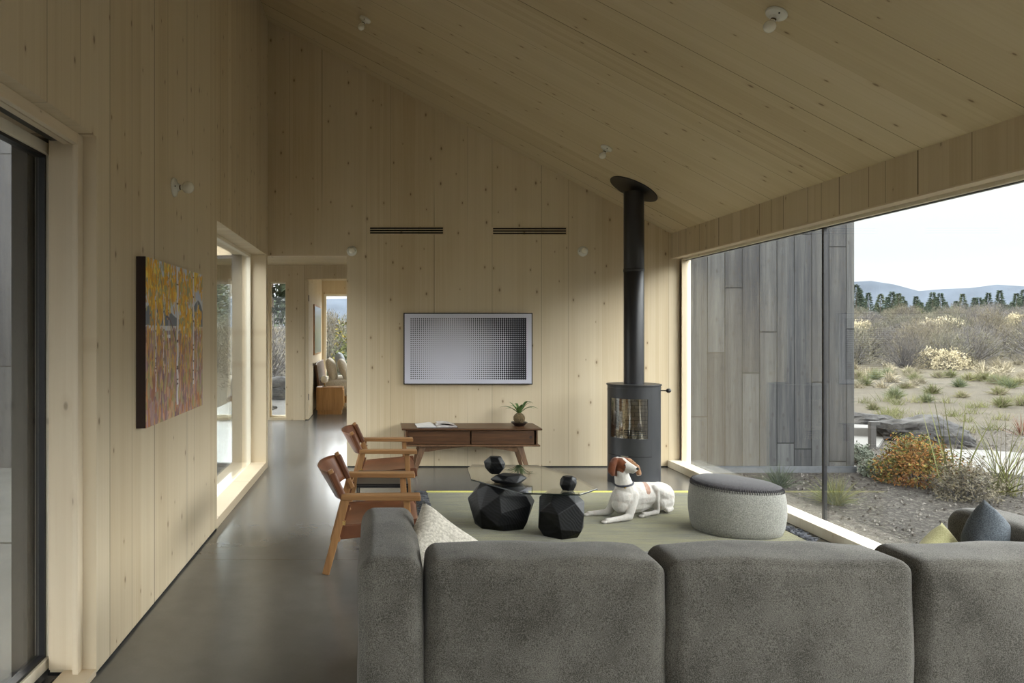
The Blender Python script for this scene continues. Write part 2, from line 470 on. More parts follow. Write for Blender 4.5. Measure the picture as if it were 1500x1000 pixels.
# jamb and head linings
bm = bmesh.new()
box(bm, XL - 0.078, XL - 0.055, DY - 0.053, DY, 0.028, 2.2, 0.002)          # stepped jamb post by the door
box(bm, XL - 0.19, XL - 0.078, DY - 0.012, DY, 0.028, 2.2, 0.002)
struct('trim_2', bm, M['jamb'])
bm = bmesh.new()
box(bm, XL - 0.078, XL - 0.055, 0.0, DY - 0.053, 2.155, 2.2, 0.002)
box(bm, XL - 0.13, XL - 0.10, 0.0, DY - 0.012, 2.165, 2.2, 0.002)
struct('trim_3', bm, M['trim'])
struct('trim_4', BX(XL - 0.18, XL - 0.13, 0.0, DY - 0.02, 2.178, 2.2), M['black_metal'])    # overhead track
struct('trim_5', BX(XL - 0.13, XL + 0.0, 0.0, DY, 0.001, 0.028, bev=0.003), M['trim'])       # threshold
bm = bmesh.new(); box(bm, XL - 0.24, XL - 0.13, 0.0, DY - 0.07, 0.001, 0.012)
for k in range(3): box(bm, XL - 0.22 + k * 0.035, XL - 0.212 + k * 0.035, 0.0, DY - 0.07, 0.012, 0.022)
struct('trim_6', bm, M['black_metal'])

def window(name, x, y0, y1, z0, z1, fw, fd, mat, inner, mull=(), parts=True):
    """fixed pane in a plane of constant x: frame, glass pane"""
    bm = bmesh.new()
    a, b = x - fd / 2, x + fd / 2
    box(bm, a, b, y0, y1, z0, z0 + fw, 0.003); box(bm, a, b, y0, y1, z1 - fw, z1, 0.003)
    box(bm, a, b, y0, y0 + fw, z0 + fw, z1 - fw, 0.003); box(bm, a, b, y1 - fw, y1, z0 + fw, z1 - fw, 0.003)
    f = struct(name, bm, mat)
    g = link('glass_pane', BX(x - 0.006, x + 0.006, y0 + fw - 0.01, y1 - fw + 0.01, z0 + fw - 0.01, z1 - fw + 0.01), M['glass'], f)
    return f
# sliding door
DX = -1.385
bm = bmesh.new()
a, b = DX - 0.03, DX + 0.03
for (u0, u1, v0, v1) in ((0.35, 3.12, 0.02, 0.066), (0.35, 3.12, 2.13, 2.178), (3.035, 3.12, 0.066, 2.13), (0.35, 0.43, 0.066, 2.13)):
    box(bm, a, b, u0, u1, v0, v1, 0.004)
box(bm, b - 0.001, b + 0.008, 3.05, 3.068, 0.03, 2.17, 0.003)
d1 = struct('door_1', bm, M['frame'])
link('glass_pane', BX(DX - 0.006, DX + 0.006, 0.42, 3.04, 0.06, 2.14), M['glass'], d1)
bm = bmesh.new()
for (u0, u1, v0, v1) in ((3.022, 3.035, 0.066, 2.13), (0.43, 3.022, 0.066, 0.078), (0.43, 3.022, 2.118, 2.13)):
    box(bm, DX - 0.02, DX + 0.018, u0, u1, v0, v1)
box(bm, DX - 0.10, DX - 0.035, 2.985, 3.12, 0.0, 2.2)
link('gasket', bm, M['black_metal'], d1)
bm = bmesh.new(); box(bm, XL - 0.31, XL - 0.23, 0.0, 0.35, 0.0, 2.2)
struct('trim_7', bm, M['jamb'])
# left window
w1 = window('window_1', -1.33, WY0, WY1, 0.0, 2.2, 0.028, 0.05, M['frame'], None)
struct('trim_8', BX(-1.305, XL, WY0, WY1, 0.0, 0.07, bev=0.003), M['trim'])
struct('trim_9', BX(WL0 - 0.02, -1.4, WY1 - 0.02, WY1 + 0.3, -0.1, 2.3), M['black_metal'])

# right wall: glass wall, sill, header
GX = 3.19
bm = bmesh.new()
prism(bm, [(XR, 2.18), (XR + 0.15, 2.18), (XR + 0.15, zc(XR + 0.15)), (XR, zc(XR))], 'Y', YF, YB)
box(bm, XR + 0.09, XR + 0.15, 7.62, YB, 0.07, 2.18); box(bm, XR, XR + 0.15, YF, -0.62, 0.07, 2.18)  # unseen stretch behind the camera, closed off to dim light from there
struct('wall_right', bm, M['fascia'])
bm = bmesh.new()
box(bm, XR - 0.002, XR + 0.085, YF, YB, 2.168, 2.18, 0.002)
struct('trim_10', bm, M['trim'])
bm = bmesh.new()
box(bm, XR - 0.035, GX - 0.03, YF, YB, 0.001, 0.075, 0.004)
struct('trim_11', bm, M['frame'])
struct('trim_12', BX(GX - 0.03, GX + 0.03, YF, YB, -0.1, 0.03), M['frame'])
bm = bmesh.new()
box(bm, GX - 0.04, GX + 0.04, YF, YB, 2.15, 2.2, 0.003)
box(bm, GX - 0.05, GX + 0.05, 7.64, YB, 0.03, 2.15, 0.003)
w2 = struct('window_2', bm, M['frame'])
MY = 5.27
for (u0, u1) in ((MY + 0.01, 7.645), (MY - 2.9, MY - 0.01), (MY - 5.8, MY - 2.92), (YF, MY - 5.82)):
    link('glass_pane', BX(GX - 0.007, GX + 0.007, u0, u1, 0.02, 2.155), M['glass'], w2)
bm = bmesh.new()
for y in (MY, MY - 2.91, MY - 5.81): box(bm, GX - 0.012, GX + 0.012, y - 0.011, y + 0.011, 0.02, 2.155)
box(bm, GX - 0.012, GX + 0.012, YF, 7.645, 2.145, 2.156)
link('black_joint', bm, M['black_metal'], w2)
bm = bmesh.new(); 
for pts in ([(XL - 0.33, 0), (3.25, 0), (3.25, 2.25), (XL - 0.33, 2.25)], [(XL - 0.33, 2.25), (-1.05, 2.25), (-1.05, zc(-1.05)), (XL - 0.33, zc(XL - 0.33))],
            [(1.45, 2.25), (3.25, 2.25), (3.25, zc(3.25)), (1.45, zc(1.45))], [(-1.05, 3.25), (1.45, 3.25), (1.45, zc(1.45)), (-1.05, zc(-1.05))]):
    prism(bm, pts, 'Y', YF - 0.2, YF)

struct('wall_front', bm, M['wall_y'])

# ------------------------------------------------------------------ hall and bedroom beyond
HY = 11.8
bm = bmesh.new()
HC = 2.48
box(bm, -3.0, -2.9, HY, HY + 0.15, 0, HC)
box(bm, -1.95, -1.74, HY, HY + 0.15, 0, HC); box(bm, -1.475, -1.17, HY, HY + 0.15, 0, HC)
box(bm, -2.9, -1.95, HY, HY + 0.15, 2.21, HC); box(bm, -2.9, -1.95, HY, HY + 0.15, 0, 0.045)
box(bm, -1.74, -1.475, HY, HY + 0.15, 2.21, HC); box(bm, -1.74, -1.475, HY, HY + 0.15, 0, 0.045)
box(bm, -1.17, -0.25, HY, HY + 0.15, 2.26, HC); box(bm, -0.25, 1.4, HY, HY + 0.15, 0, HC)
struct('wall_hall_end', bm, M['wall_y'])
bm = bmesh.new(); box(bm, 1.3, 1.4, YB + T, HY, 0, HC); struct('wall_hall_right', bm, M['wall_x'])
bm = bmesh.new(); box(bm, -3.1, -3.0, YB + T, HY + 0.15, 2.2, HC); struct('wall_hall_left', bm, M['wall_x'])
window('window_added_hall', -3.05, YB + T, HY + 0.15, 0.0, 2.2, 0.05, 0.06, M['frame'], None)  # unseen side glazing, added to brighten the hall
struct('ceiling_hall', BX(-3.1, 3.2, YB + T, 15.6, HC, HC + 0.25), M['ceiling'])
bm = bmesh.new(); box(bm, -3.0, WL0 - 0.02, YB + 0.05, YB + 0.12, 2.21, HC)
struct('wall_hall_front', bm, M['wall_x'])
def window_y(name, x0, x1, y, z0, z1, fw, mat):
    bm = bmesh.new(); a, b = y - 0.03, y + 0.03
    box(bm, x0, x1, a, b, z0, z0 + fw); box(bm, x0, x1, a, b, z1 - fw, z1)
    box(bm, x0, x0 + fw, a, b, z0 + fw, z1 - fw); box(bm, x1 - fw, x1, a, b, z0 + fw, z1 - fw)
    f = struct(name, bm, mat)
    link('glass_pane', BX(x0 + fw - 0.005, x1 - fw + 0.005, y - 0.006, y + 0.006, z0 + fw - 0.005, z1 - fw + 0.005), M['glass'], f)
window_y('window_added_front', -1.05, 1.45, YF - 0.1, 2.25, 3.25, 0.05, M['frame'])  # unseen high window, added to throw daylight on the upper room
window_y('window_3', -1.74, -1.475, HY + 0.11, 0.045, 2.21, 0.02, M['frame'])
window_y('window_4', -2.9, -1.95, HY + 0.11, 0.045, 2.21, 0.03, M['frame'])
window_y('window_5', -2.99, WL0 - 0.02, YB + 0.085, 0.0, 2.21, 0.03, M['black_metal'])
# bedroom
bm = bmesh.new(); box(bm, -1.32, -1.17, HY + 0.15, 15.3, 0, HC); struct('wall_bedroom_left', bm, M['wall_x'])
bm = bmesh.new()
box(bm, -1.32, -1.12, 15.3, 15.45, 0, HC); box(bm, 1.4, 3.2, 15.3, 15.45, 0, HC)
box(bm, -1.12, 1.4, 15.3, 15.45, 2.2, HC); box(bm, -1.12, 1.4, 15.3, 15.45, 0, 0.45)
struct('wall_bedroom_end', bm, M['wall_y'])
bm = bmesh.new(); box(bm, 3.1, 3.2, YB + T, 12.2, 0, HC); box(bm, 3.1, 3.2, 12.2, 15.45, 2.2, HC); struct('wall_bedroom_right', bm, M['wall_x'])
window('window_added_bedroom', 3.15, 12.2, 15.3, 0.0, 2.2, 0.05, 0.06, M['frame'], None)  # unseen glazed side, added for more light in the bedroom
window_y('window_6', -1.12, 1.4, 15.38, 0.45, 2.2, 0.04, M['frame'])
bm = bmesh.new(); box(bm, -1.165, -1.115, HY + 0.0, HY + 0.86, 0.01, 2.24, 0.002)
d2 = struct('door_2', bm, M['wall_x'])
bm = bmesh.new()
tube(bm, [(-1.115, HY + 0.79, 0.86), (-1.06, HY + 0.79, 0.86), (-1.055, HY + 0.78, 0.86), (-1.055, HY + 0.66, 0.86)], 0.01, 10)
lathe(bm, [(0, 0), (0.026, 0), (0.026, 0.008), (0, 0.008)], (-1.115, HY + 0.79, 0.86), 20, 'X')
link('door_handle', bm, plain('brushed_steel', (0.35, 0.34, 0.32), 0.3, metal=1.0), d2)
bm = bmesh.new()
for z in (0.32, 1.9): box(bm, -1.116, -1.106, HY - 0.006, HY + 0.01, z, z + 0.1)
link('hinge', bm, M['black_metal'], d2)

# ------------------------------------------------------------------ lights, vents
def bulb_lamp(loc, normal, label, group, glob=0.034, ln=0.075):
    t = thing('bulb_lamp', label, 'lamp', loc, 0, group)
    q = Vector(normal).normalized().to_track_quat('Z', 'Y').to_matrix().to_4x4()
    bm = bmesh.new(); lathe(bm, [(0, 0), (0.052, 0), (0.054, 0.006), (0.050, 0.014), (0.036, 0.020), (0.024, 0.024), (0.020, 0.036), (0.0165, 0.036)], (0, 0, 0), 32, M=q)
    b = link('base_plate', bm, M['porcelain'], t, 40)
    for s in (-1, 1):
        bm = bmesh.new(); ellipsoid(bm, q @ Vector((0.038 * s, 0, 0.020)), (0.005, 0.005, 0.005), 1); link('screw', bm, M['black_metal'], b, 60)
    bm = bmesh.new(); lathe(bm, [(0.0, 0.034), (0.0135, 0.034), (0.0135, 0.043), (0.0, 0.043)], (0, 0, 0), 20, M=q)
    link('socket', bm, plain('brass_socket', (0.09, 0.06, 0.02), 0.4, metal=0.6), t, 40)
    bm = bmesh.new(); prof = [(0.0, 0.040), (0.012, 0.042)]
    cz = ln
    for k in range(1, 16):
        a = PI * (1 - k / 15)
        r = glob * math.sin(a); z = cz + glob * math.cos(a) * 1.0
        if z < 0.052: r = max(r, 0.013); z = max(z, 0.046)
        prof.append((max(r, 0 if k == 15 else 0.001), z))
    prof[-1] = (0, cz + glob)
    prof = sorted(prof, key=lambda p: p[1])
    lathe(bm, prof, (0, 0, 0), 32, M=q)
    link('bulb', bm, M['bulb'], t, 60)
    return t
bulb_lamp((XL, 4.14, 2.215), (1, 0, 0), 'bare globe bulb in porcelain holder on the left wall above the painting', None, ln=0.082)
bulb_lamp((-0.275, YB, 2.248), (0, -1, 0), 'bare globe bulb on the end wall beside the hall opening', None)
bulb_lamp((2.13, YB, 2.245), (0, -1, 0), 'bare globe bulb on the end wall nearest the stove pipe', None)
nrm = (-0.4665, 0, -0.8845)
for x, y, lab in ((-0.11, 6.34, 'bare bulb holder high on the sloping ceiling at the upper left'), (1.985, 3.67, 'large near bare bulb holder on the ceiling above the sofa'), (1.975, 6.37, 'bare bulb holder low on the ceiling just before the stove pipe')):
    bulb_lamp((x, y, zc(x)), nrm, lab, None, glob=0.030, ln=0.078)

def vent(x, z, lab):
    t = thing('wall_vent', lab, 'vent', (x, YB, z))
    w = 0.79
    bm = bmesh.new(); box(bm, -w/2, w/2, -0.004, 0.0, -0.042, 0.042, 0.001); link('vent_frame', bm, M['wall_y'], t)
    for k in (-1, 0, 1):
        bm = bmesh.new(); box(bm, -w/2 + 0.015, w/2 - 0.015, -0.0065, -0.003, k * 0.0245 - 0.0072, k * 0.0245 + 0.0072)
        link('slot', bm, M['black_gap'], t)
vent(0.295, 2.462, 'slim three-slot wall vent at left, above the dotted screen')
vent(1.575, 2.457, 'slim three-slot wall vent at right, nearer the stove pipe')

# ------------------------------------------------------------------ framed dot picture
def mk_dots():
    s = NT('dot_pattern_screen')
    x = s.sep(s.coords())       # local: x 0..w, z 0..h
    W, H = 1.205, 0.64
    nx, nz = 56, 30
    u = s.math('DIVIDE', x[0], W); v = s.math('DIVIDE', x[2], H)
    # inside mask
    mu = s.math('MULTIPLY', s.math('GREATER_THAN', u, 0), s.math('LESS_THAN', u, 1))
    mv = s.math('MULTIPLY', s.math('GREATER_THAN', v, 0), s.math('LESS_THAN', v, 1))
    fu = s.math('SUBTRACT', s.math('FRACT', s.math('MULTIPLY', u, nx)), 0.5); fv = s.math('SUBTRACT', s.math('FRACT', s.math('MULTIPLY', v, nz)), 0.5)
    cu = s.math('DIVIDE', s.math('FLOOR', s.math('MULTIPLY', u, nx)), nx); cv = s.math('DIVIDE', s.math('FLOOR', s.math('MULTIPLY', v, nz)), nz)
    d = s.math('SQRT', s.math('ADD', s.math('MULTIPLY', fu, fu), s.math('MULTIPLY', fv, fv)))
    du = s.math('SUBTRACT', cu, 0.36); dv = s.math('MULTIPLY', s.math('SUBTRACT', cv, 0.34), 0.62)
    rr = s.math('SQRT', s.math('ADD', s.math('MULTIPLY', du, du), s.math('MULTIPLY', dv, dv)))
    right = s.math('MAXIMUM', du, 0.0)
    rad = s.math('ADD', s.math('MULTIPLY', rr, 0.78), s.math('MULTIPLY', right, 0.24))
    rad = s.math('MINIMUM', s.math('SUBTRACT', rad, 0.03), 0.60)
    leftcap = s.math('ADD', 0.30, s.math('MULTIPLY', right, 0.42))
    rad = s.math('MINIMUM', rad, leftcap)
    dark = s.mr(s.math('SUBTRACT', rad, d), -0.06, 0.06, 0, 1)
    dark = s.math('MULTIPLY', dark, s.math('MULTIPLY', mu, mv))
    col = s.mix(dark, (0.60, 0.605, 0.70, 1), (0.012, 0.012, 0.018, 1))
    s.bsdf(col, 0.35, 0.3)
    return s.m
t = thing('framed_screen', 'wide framed screen showing a halftone dot picture, hung over the console', 'picture', (0.263, YB, 0.862))
W_, H_ = 1.337, 0.743
bm = bmesh.new(); box(bm, 0.0, W_, -0.040, 0, 0, H_, 0.002)
link('frame', bm, plain('thin_black_frame', (0.015, 0.014, 0.013), 0.4), t)
dots = link('screen', BX(0, W_ - 0.022, -0.003, 0, 0, H_ - 0.022), mk_dots(), t)
me = dots.data
for v in me.vertices: v.co.x -= 0.056; v.co.z -= 0.040
dots.location = (0.011 + 0.056, -0.0405, 0.011 + 0.040)

# ------------------------------------------------------------------ painting on the left wall
def mk_painting():
    ny, nz = 300, 230
    rng = np.random.default_rng(4)
    U, V = np.meshgrid(np.linspace(0, 1, ny), np.linspace(0, 1, nz))
    img = np.zeros((nz, ny, 3))
    def put(mask, c, a=1.0): img[mask] = img[mask] * (1 - a) + np.array(c) * a
    sky = (0.42, 0.47, 0.60); mauve = (0.22, 0.13, 0.17)
    img[:] = sky
    put(V < 0.80, (0.5, 0.52, 0.58))
    hill = 0.70 + 0.05 * np.sin(U * 9) + 0.09 * np.clip((U - 0.8) * 6, 0, 1) * np.clip((1.0 - U) * 9, 0, 1)
    put(V < hill, (0.13, 0.15, 0.19))
    put((V < 0.60) & (V > 0.57), (0.55, 0.58, 0.66)); put((V < 0.57) & (V > 0.545), (0.24, 0.2, 0.25)); put((V < 0.545) & (V > 0.52), (0.6, 0.62, 0.7))
    put(V < 0.52, mauve)
    def dab(u, v, w, h, c, a=0.9, sl=0.0):
        i0, i1 = max(0, int((v - h) * nz)), min(nz, int((v + h) * nz) + 1)
        j0, j1 = max(0, int((u - w - 0.03) * ny)), min(ny, int((u + w + 0.03) * ny) + 1)
        if i0 >= i1 or j0 >= j1: return
        uu = U[i0:i1, j0:j1]; vv = V[i0:i1, j0:j1]
        m = ((uu - u - sl * (vv - v)) / w) ** 2 + ((vv - v) / h) ** 2 < 1
        sub = img[i0:i1, j0:j1]; sub[m] = sub[m] * (1 - a) + np.array(c) * a
    low = [(0.36, 0.24, 0.27), (0.24, 0.13, 0.16), (0.42, 0.17, 0.06), (0.28, 0.25, 0.09), (0.50, 0.24, 0.09), (0.35, 0.22, 0.24), (0.17, 0.10, 0.12), (0.45, 0.35, 0.14), (0.55, 0.33, 0.22), (0.33, 0.30, 0.18), (0.30, 0.12, 0.07)]
    for _ in range(1500):
        v = rng.random() * 0.54; dab(rng.random(), v, 0.006 + rng.random() * 0.013, 0.018 + rng.random() * 0.06, low[rng.integers(len(low))], 0.8, rng.normal() * 0.15)
    yel = [(0.70, 0.42, 0.03), (0.60, 0.30, 0.02), (0.78, 0.55, 0.10), (0.50, 0.26, 0.04), (0.42, 0.38, 0.14), (0.30, 0.28, 0.15), (0.66, 0.36, 0.03)]
    cl = [(0.04, .9, .09), (0.16, .88, .12), (0.28, .9, .09), (0.4, .85, .08), (0.53, .86, .10), (0.64, .82, .12), (0.76, .9, .08), (0.86, .93, .06), (0.2, .72, .1), (0.6, .68, .10), (0.72, .62, .07), (0.09, .74, .08), (0.9, .66, .06), (.33, .78, .07), (0.97, .90, .04)]
    for _ in range(1100):
        cx, cy, sg = cl[rng.integers(len(cl))]
        u = rng.normal(cx, sg * 0.5); v = rng.normal(cy, sg * 0.75)
        if u > 0.84 and 0.72 < v < 0.9 and rng.random() < 0.8: continue
        dab(u, v, 0.006 + rng.random() * 0.011, 0.012 + rng.random() * 0.035, yel[rng.integers(len(yel))], 0.85, rng.normal() * 0.25)
    for _ in range(500):
        v = 0.3 + rng.random() * 0.3; dab(rng.random(), v, 0.004, 0.02, yel[rng.integers(len(yel))], 0.45)
    def trunk(u0, w, lo, hi, c=(0.62, 0.60, 0.64), lean=0.0):
        uu = u0 + lean * (V - lo) + 0.004 * np.sin(V * 31 + u0 * 40)
        m = (np.abs(U - uu) < w / 2) & (V > lo) & (V < hi); put(m, c)
        m2 = (U - uu < -w * 0.2) & m; put(m2, (0.34, 0.28, 0.33), 0.7)
        for _ in range(9):
            v = lo + rng.random() * (hi - lo); dab(u0 + lean * (v - lo), v, w * 0.5, 0.006, (0.09, 0.06, 0.06))
    trunk(0.49, 0.034, 0.07, 1.0); trunk(0.80, 0.026, 0.18, 1.0); trunk(0.14, 0.014, 0.2, 0.78); trunk(0.26, 0.010, 0.3, 0.8); trunk(0.34, 0.010, 0.3, 0.95); trunk(0.88, 0.010, 0.2, 0.92)
    for k in range(60):
        f = k / 60; dab(0.30 + 0.16 * f, 0.66 - 0.16 * f * f, 0.007, 0.008, (0.12, 0.09, 0.11))
        if k < 40: dab(0.2 + 0.05 * f, 0.93 - 0.13 * f, 0.004, 0.008, (0.16, 0.13, 0.1))
    return np.clip(img * 1.3, 0, 0.9)
PY0, PY1, PZ0, PZ1 = 3.50, 4.63, 0.945, 1.762
img = mk_painting()
nz, ny = img.shape[:2]
ys = np.linspace(0, PY1 - PY0, ny); zs = np.linspace(0, PZ1 - PZ0, nz)
co = np.zeros((nz * ny, 3)); YY, ZZ = np.meshgrid(ys, zs); co[:, 1] = YY.ravel(); co[:, 2] = ZZ.ravel()
ii = (np.arange(nz - 1)[:, None] * ny + np.arange(ny - 1)[None, :]).ravel()
faces = np.stack([ii, ii + 1, ii + ny + 1, ii + ny], 1)
me = bpy.data.meshes.new('canvas'); me.from_pydata(co.tolist(), [], faces.tolist())
ca = me.color_attributes.new('paint', 'FLOAT_COLOR', 'POINT')
ca.data.foreach_set('color', np.concatenate([img.reshape(-1, 3), np.ones((nz * ny, 1))], 1).astype(np.float32).ravel())
s = NT('oil_paint'); at = s.n('ShaderNodeAttribute'); at.attribute_name = 'paint'
s.bsdf(at.outputs['Color'], 0.45, 0.3, normal=s.bump(s.noise(s.scale(s.coords(), (60, 60, 20)), 1, 3), 0.25, 0.003))
t = thing('painting', 'oil painting of yellow autumn birches on the left wall', 'painting', (XL, PY0, PZ0))
bm = bmesh.new(); box(bm, 0.0005, 0.045, 0, PY1 - PY0, 0, PZ1 - PZ0, 0.001)
link('stretcher', bm, plain('dark_brown_canvas_edge', (0.028, 0.013, 0.009), 0.7), t)
link_me('canvas', me, s.m, t, loc=(0.0465, 0, 0))

# ------------------------------------------------------------------ walnut console, book, plant
WAL = hardwood('walnut', (0.045, 0.019, 0.008), (0.120, 0.055, 0.024), 'X', rough=0.38)
WALL = hardwood('walnut_leg', (0.075, 0.038, 0.019), (0.18, 0.098, 0.05), 'Z', rough=0.4)
t = thing('media_console', 'low walnut console with splayed legs under the dotted screen', 'console', (0.915, 7.41, 0))
zt = 0.465
bm = bmesh.new(); box(bm, -0.685, 0.685, -0.225, 0.225, zt - 0.018, zt, 0.004); link('top', bm, WAL, t)
bm = bmesh.new()
box(bm, -0.645, -0.63, -0.20, 0.21, zt - 0.16, zt - 0.018); box(bm, 0.63, 0.645, -0.20, 0.21, zt - 0.16, zt - 0.018)
box(bm, -0.645, 0.645, 0.19, 0.21, zt - 0.16, zt - 0.018)
link('body', bm, WAL, t)
bm = bmesh.new(); box(bm, -0.665, 0.665, -0.225, 0.215, zt - 0.176, zt - 0.160, 0.003); link('bottom_board', bm, WALL, t)
for xa, xb, yo, kx in ((-0.628, -0.012, -0.185, -0.612), (-0.002, 0.612, -0.197, 0.578)):
    bm = bmesh.new(); box(bm, xa, xb, yo, yo + 0.018, zt - 0.156, zt - 0.024, 0.001); d = link('sliding_door', bm, WAL, t)
    bm = bmesh.new(); lathe(bm, [(0, 0), (0.013, 0), (0.015, 0.003), (0.009, 0.003), (0, 0.001)], (kx, yo - 0.0025, zt - 0.09), 24, 'Y'); link('finger_pull', bm, plain('pull_shadow_brown', (0.02, 0.01, 0.006), 0.6), d)
bm = bmesh.new()
for yo in (-0.17, 0.15):
    n = 24; pts = [(-0.50, zt - 0.176), (0.50, zt - 0.176)]
    low = [(0.42 - 0.84 * k / n, zt - 0.176 - 0.008 - 0.048 * abs(1 - 2 * k / n) ** 1.6) for k in range(n + 1)]
    prism(bm, pts + [(0.50, zt - 0.235)] + low + [(-0.50, zt - 0.235)], 'Y', yo - 0.012, yo + 0.012)
link('apron', bm, WALL, t)
for sx in (-1, 1):
    for sy, y0, y1 in ((-1, -0.17, -0.205), (1, 0.15, 0.185)):
        bm = bmesh.new(); beam(bm, (sx * 0.475, y0, zt - 0.178), (sx * 0.565, y1, 0.004), 0.026, 0.062, up=(1, 0, 0), bev=0.004, w1=0.022, h1=0.03)
        link('leg', bm, WALL, t)
# open book
t = thing('open_book', 'open book with white pages lying on the left of the console', 'book', (0.575, 7.36, zt + 0.001), R(3))
PAGE = plain('book_page', (0.62, 0.61, 0.60), 0.6)
bm = bmesh.new(); box(bm, -0.20, 0.205, -0.125, 0.125, 0, 0.004, 0.001); link('cover', bm, plain('dark_book_cover', (0.02, 0.02, 0.022), 0.5), t)
s = NT('printed_page'); xx = s.sep(s.coords()); n = s.noise(s.scale(s.coords(), (9, 11, 1)), 1.0, 2)
s.bsdf(s.ramp(n, [(0.42, (0.60, 0.59, 0.58)), (0.60, (0.40, 0.36, 0.35))]), 0.5)
for sg, nm, mt in ((-1, 'page_block', PAGE), (1, 'page_block', s.m)):
    bm = bmesh.new(); n = 10; pr = [(0, 0.004)]
    for k in range(n + 1):
        f = k / n; pr.append((sg * f * 0.195, 0.006 + 0.028 * math.sin(min(1, f * 3.2) * PI / 2) * (1 - 0.75 * f)))
    pr.append((sg * 0.195, 0.004)); prism(bm, pr, 'Y', -0.12, 0.12); link(nm, bm, mt, t, 30)
bm = bmesh.new(); n = 8
va = [bm.verts.new((0.01 + 0.17 * k / n, yy, 0.036 + 0.012 * math.sin(k / n * PI) - 0.018 * (k / n))) for k in range(n + 1) for yy in (-0.118, 0.118)]
for k in range(n): bm.faces.new((va[2 * k], va[2 * k + 2], va[2 * k + 3], va[2 * k + 1]))
link('loose_page', bm, s.m, t, 60)
# moss ball plant in a dark bowl
t = thing('potted_plant', 'small arching fern rooted in a moss ball in a dark bowl on the console', 'plant', (1.415, 7.40, zt))
bm = bmesh.new(); lathe(bm, [(0, 0.0), (0.045, 0.0), (0.05, 0.004), (0.085, 0.036), (0.082, 0.038), (0.045, 0.012), (0, 0.010)], (0, 0, 0), 32); link('bowl', bm, plain('dark_bronze_bowl', (0.022, 0.014, 0.012), 0.35), t, 50)
bm = bmesh.new(); ellipsoid(bm, (0, 0, 0.075), (0.058, 0.058, 0.056), 4)
for v in bm.verts: v.co += v.normal * 0 + (v.co - Vector((0, 0, 0.075))).normalized() * 0.004 * mnoise.noise(v.co * 90)
link('moss_ball', bm, plain('brown_moss', (0.12, 0.085, 0.04), 0.95, nscale=60, namt=0.6, bump=0.8), t, 180)
rnd = random.Random(5)
LEAF = plain('plant_leaf', (0.085, 0.16, 0.045), 0.5, nscale=20, namt=0.3)
for k in range(15):
    a = 2 * PI * k / 15 + rnd.uniform(-.2, .2); L = rnd.uniform(0.15, 0.23); up = rnd.uniform(0.06, 0.12)
    bm = bmesh.new(); prev = None
    for j in range(9):
        f = j / 8; r = 0.01 + L * f ** 1.1 * (0.88 if k % 3 else 0.5); z = 0.125 + up * math.sin(f * PI * (0.72 if k % 3 else 0.5)) 
        w = 0.011 * math.sin(PI * min(1, 0.18 + f * 0.82)) + 0.0012
        c = Vector((r * math.cos(a), r * math.sin(a), z)); sd = Vector((-math.sin(a), math.cos(a), 0)) * w
        q = [bm.verts.new(c - sd), bm.verts.new(c - Vector((0, 0, w * 0.5))), bm.verts.new(c + sd)]
        if prev:
            bm.faces.new((prev[0], q[0], q[1], prev[1])); bm.faces.new((prev[1], q[1], q[2], prev[2]))
        prev = q
    link('leaf', bm, LEAF, t, 180)

# ------------------------------------------------------------------ wood stove
STV = plain('grey_stove_steel', (0.022, 0.023, 0.026), 0.42, 0.5, nscale=2)
STB = plain('black_pipe_steel', (0.014, 0.014, 0.016), 0.38, 0.5)
SX, SY = 2.42, 6.98
t = thing('wood_stove', 'tall cylindrical grey wood stove with a curved glass door and flue pipe', 'stove', (SX, SY, 0))
HS = 0.905; RS = 0.24
A0, A1 = R(-76), R(11)       # door glass, measured from -y towards +x
bm = bmesh.new()
angs = [R(-180 + 5 * k) for k in range(73)]
angs = sorted(set([round(a, 5) for a in angs if not (A0 - .03 < a < A0 + .03 or A1 - .03 < a < A1 + .03)] + [round(A0, 5), round(A1, 5)]))
zl = [0.0, 0.25, 0.425, 0.6, 0.79, HS]
def P(a, r, z): return (r * math.sin(a), -r * math.cos(a), z)
gv = [[bm.verts.new(P(a, RS, z)) for a in angs[:-1]] for z in zl]
n = len(angs) - 1
for i in range(len(zl) - 1):
    for k in range(n):
        am = (angs[k] + angs[k + 1]) / 2
        if A0 < am < A1 and 0.425 <= (zl[i] + zl[i + 1]) / 2 <= 0.79: continue
        bm.faces.new((gv[i][k], gv[i][(k + 1) % n], gv[i + 1][(k + 1) % n], gv[i + 1][k]))
bm.faces.new([v for v in gv[0]][::-1]); bm.faces.new(gv[-1])
link('body', bm, STV, t, 40)
def arc_panel(bm, a0, a1, r0, r1, z0, z1, n=24):
    ring = []
    for k in range(n + 1):
        a = a0 + (a1 - a0) * k / n
        ring.append([bm.verts.new(P(a, r, z)) for r, z in ((r0, z0), (r1, z0), (r1, z1), (r0, z1))])
    for p, q in zip(ring, ring[1:]):
        for j in range(4): bm.faces.new((p[j], p[(j + 1) % 4], q[(j + 1) % 4], q[j]))
    bm.faces.new(ring[0][::-1]); bm.faces.new(ring[-1]); bmesh.ops.recalc_face_normals(bm, faces=bm.faces[:])
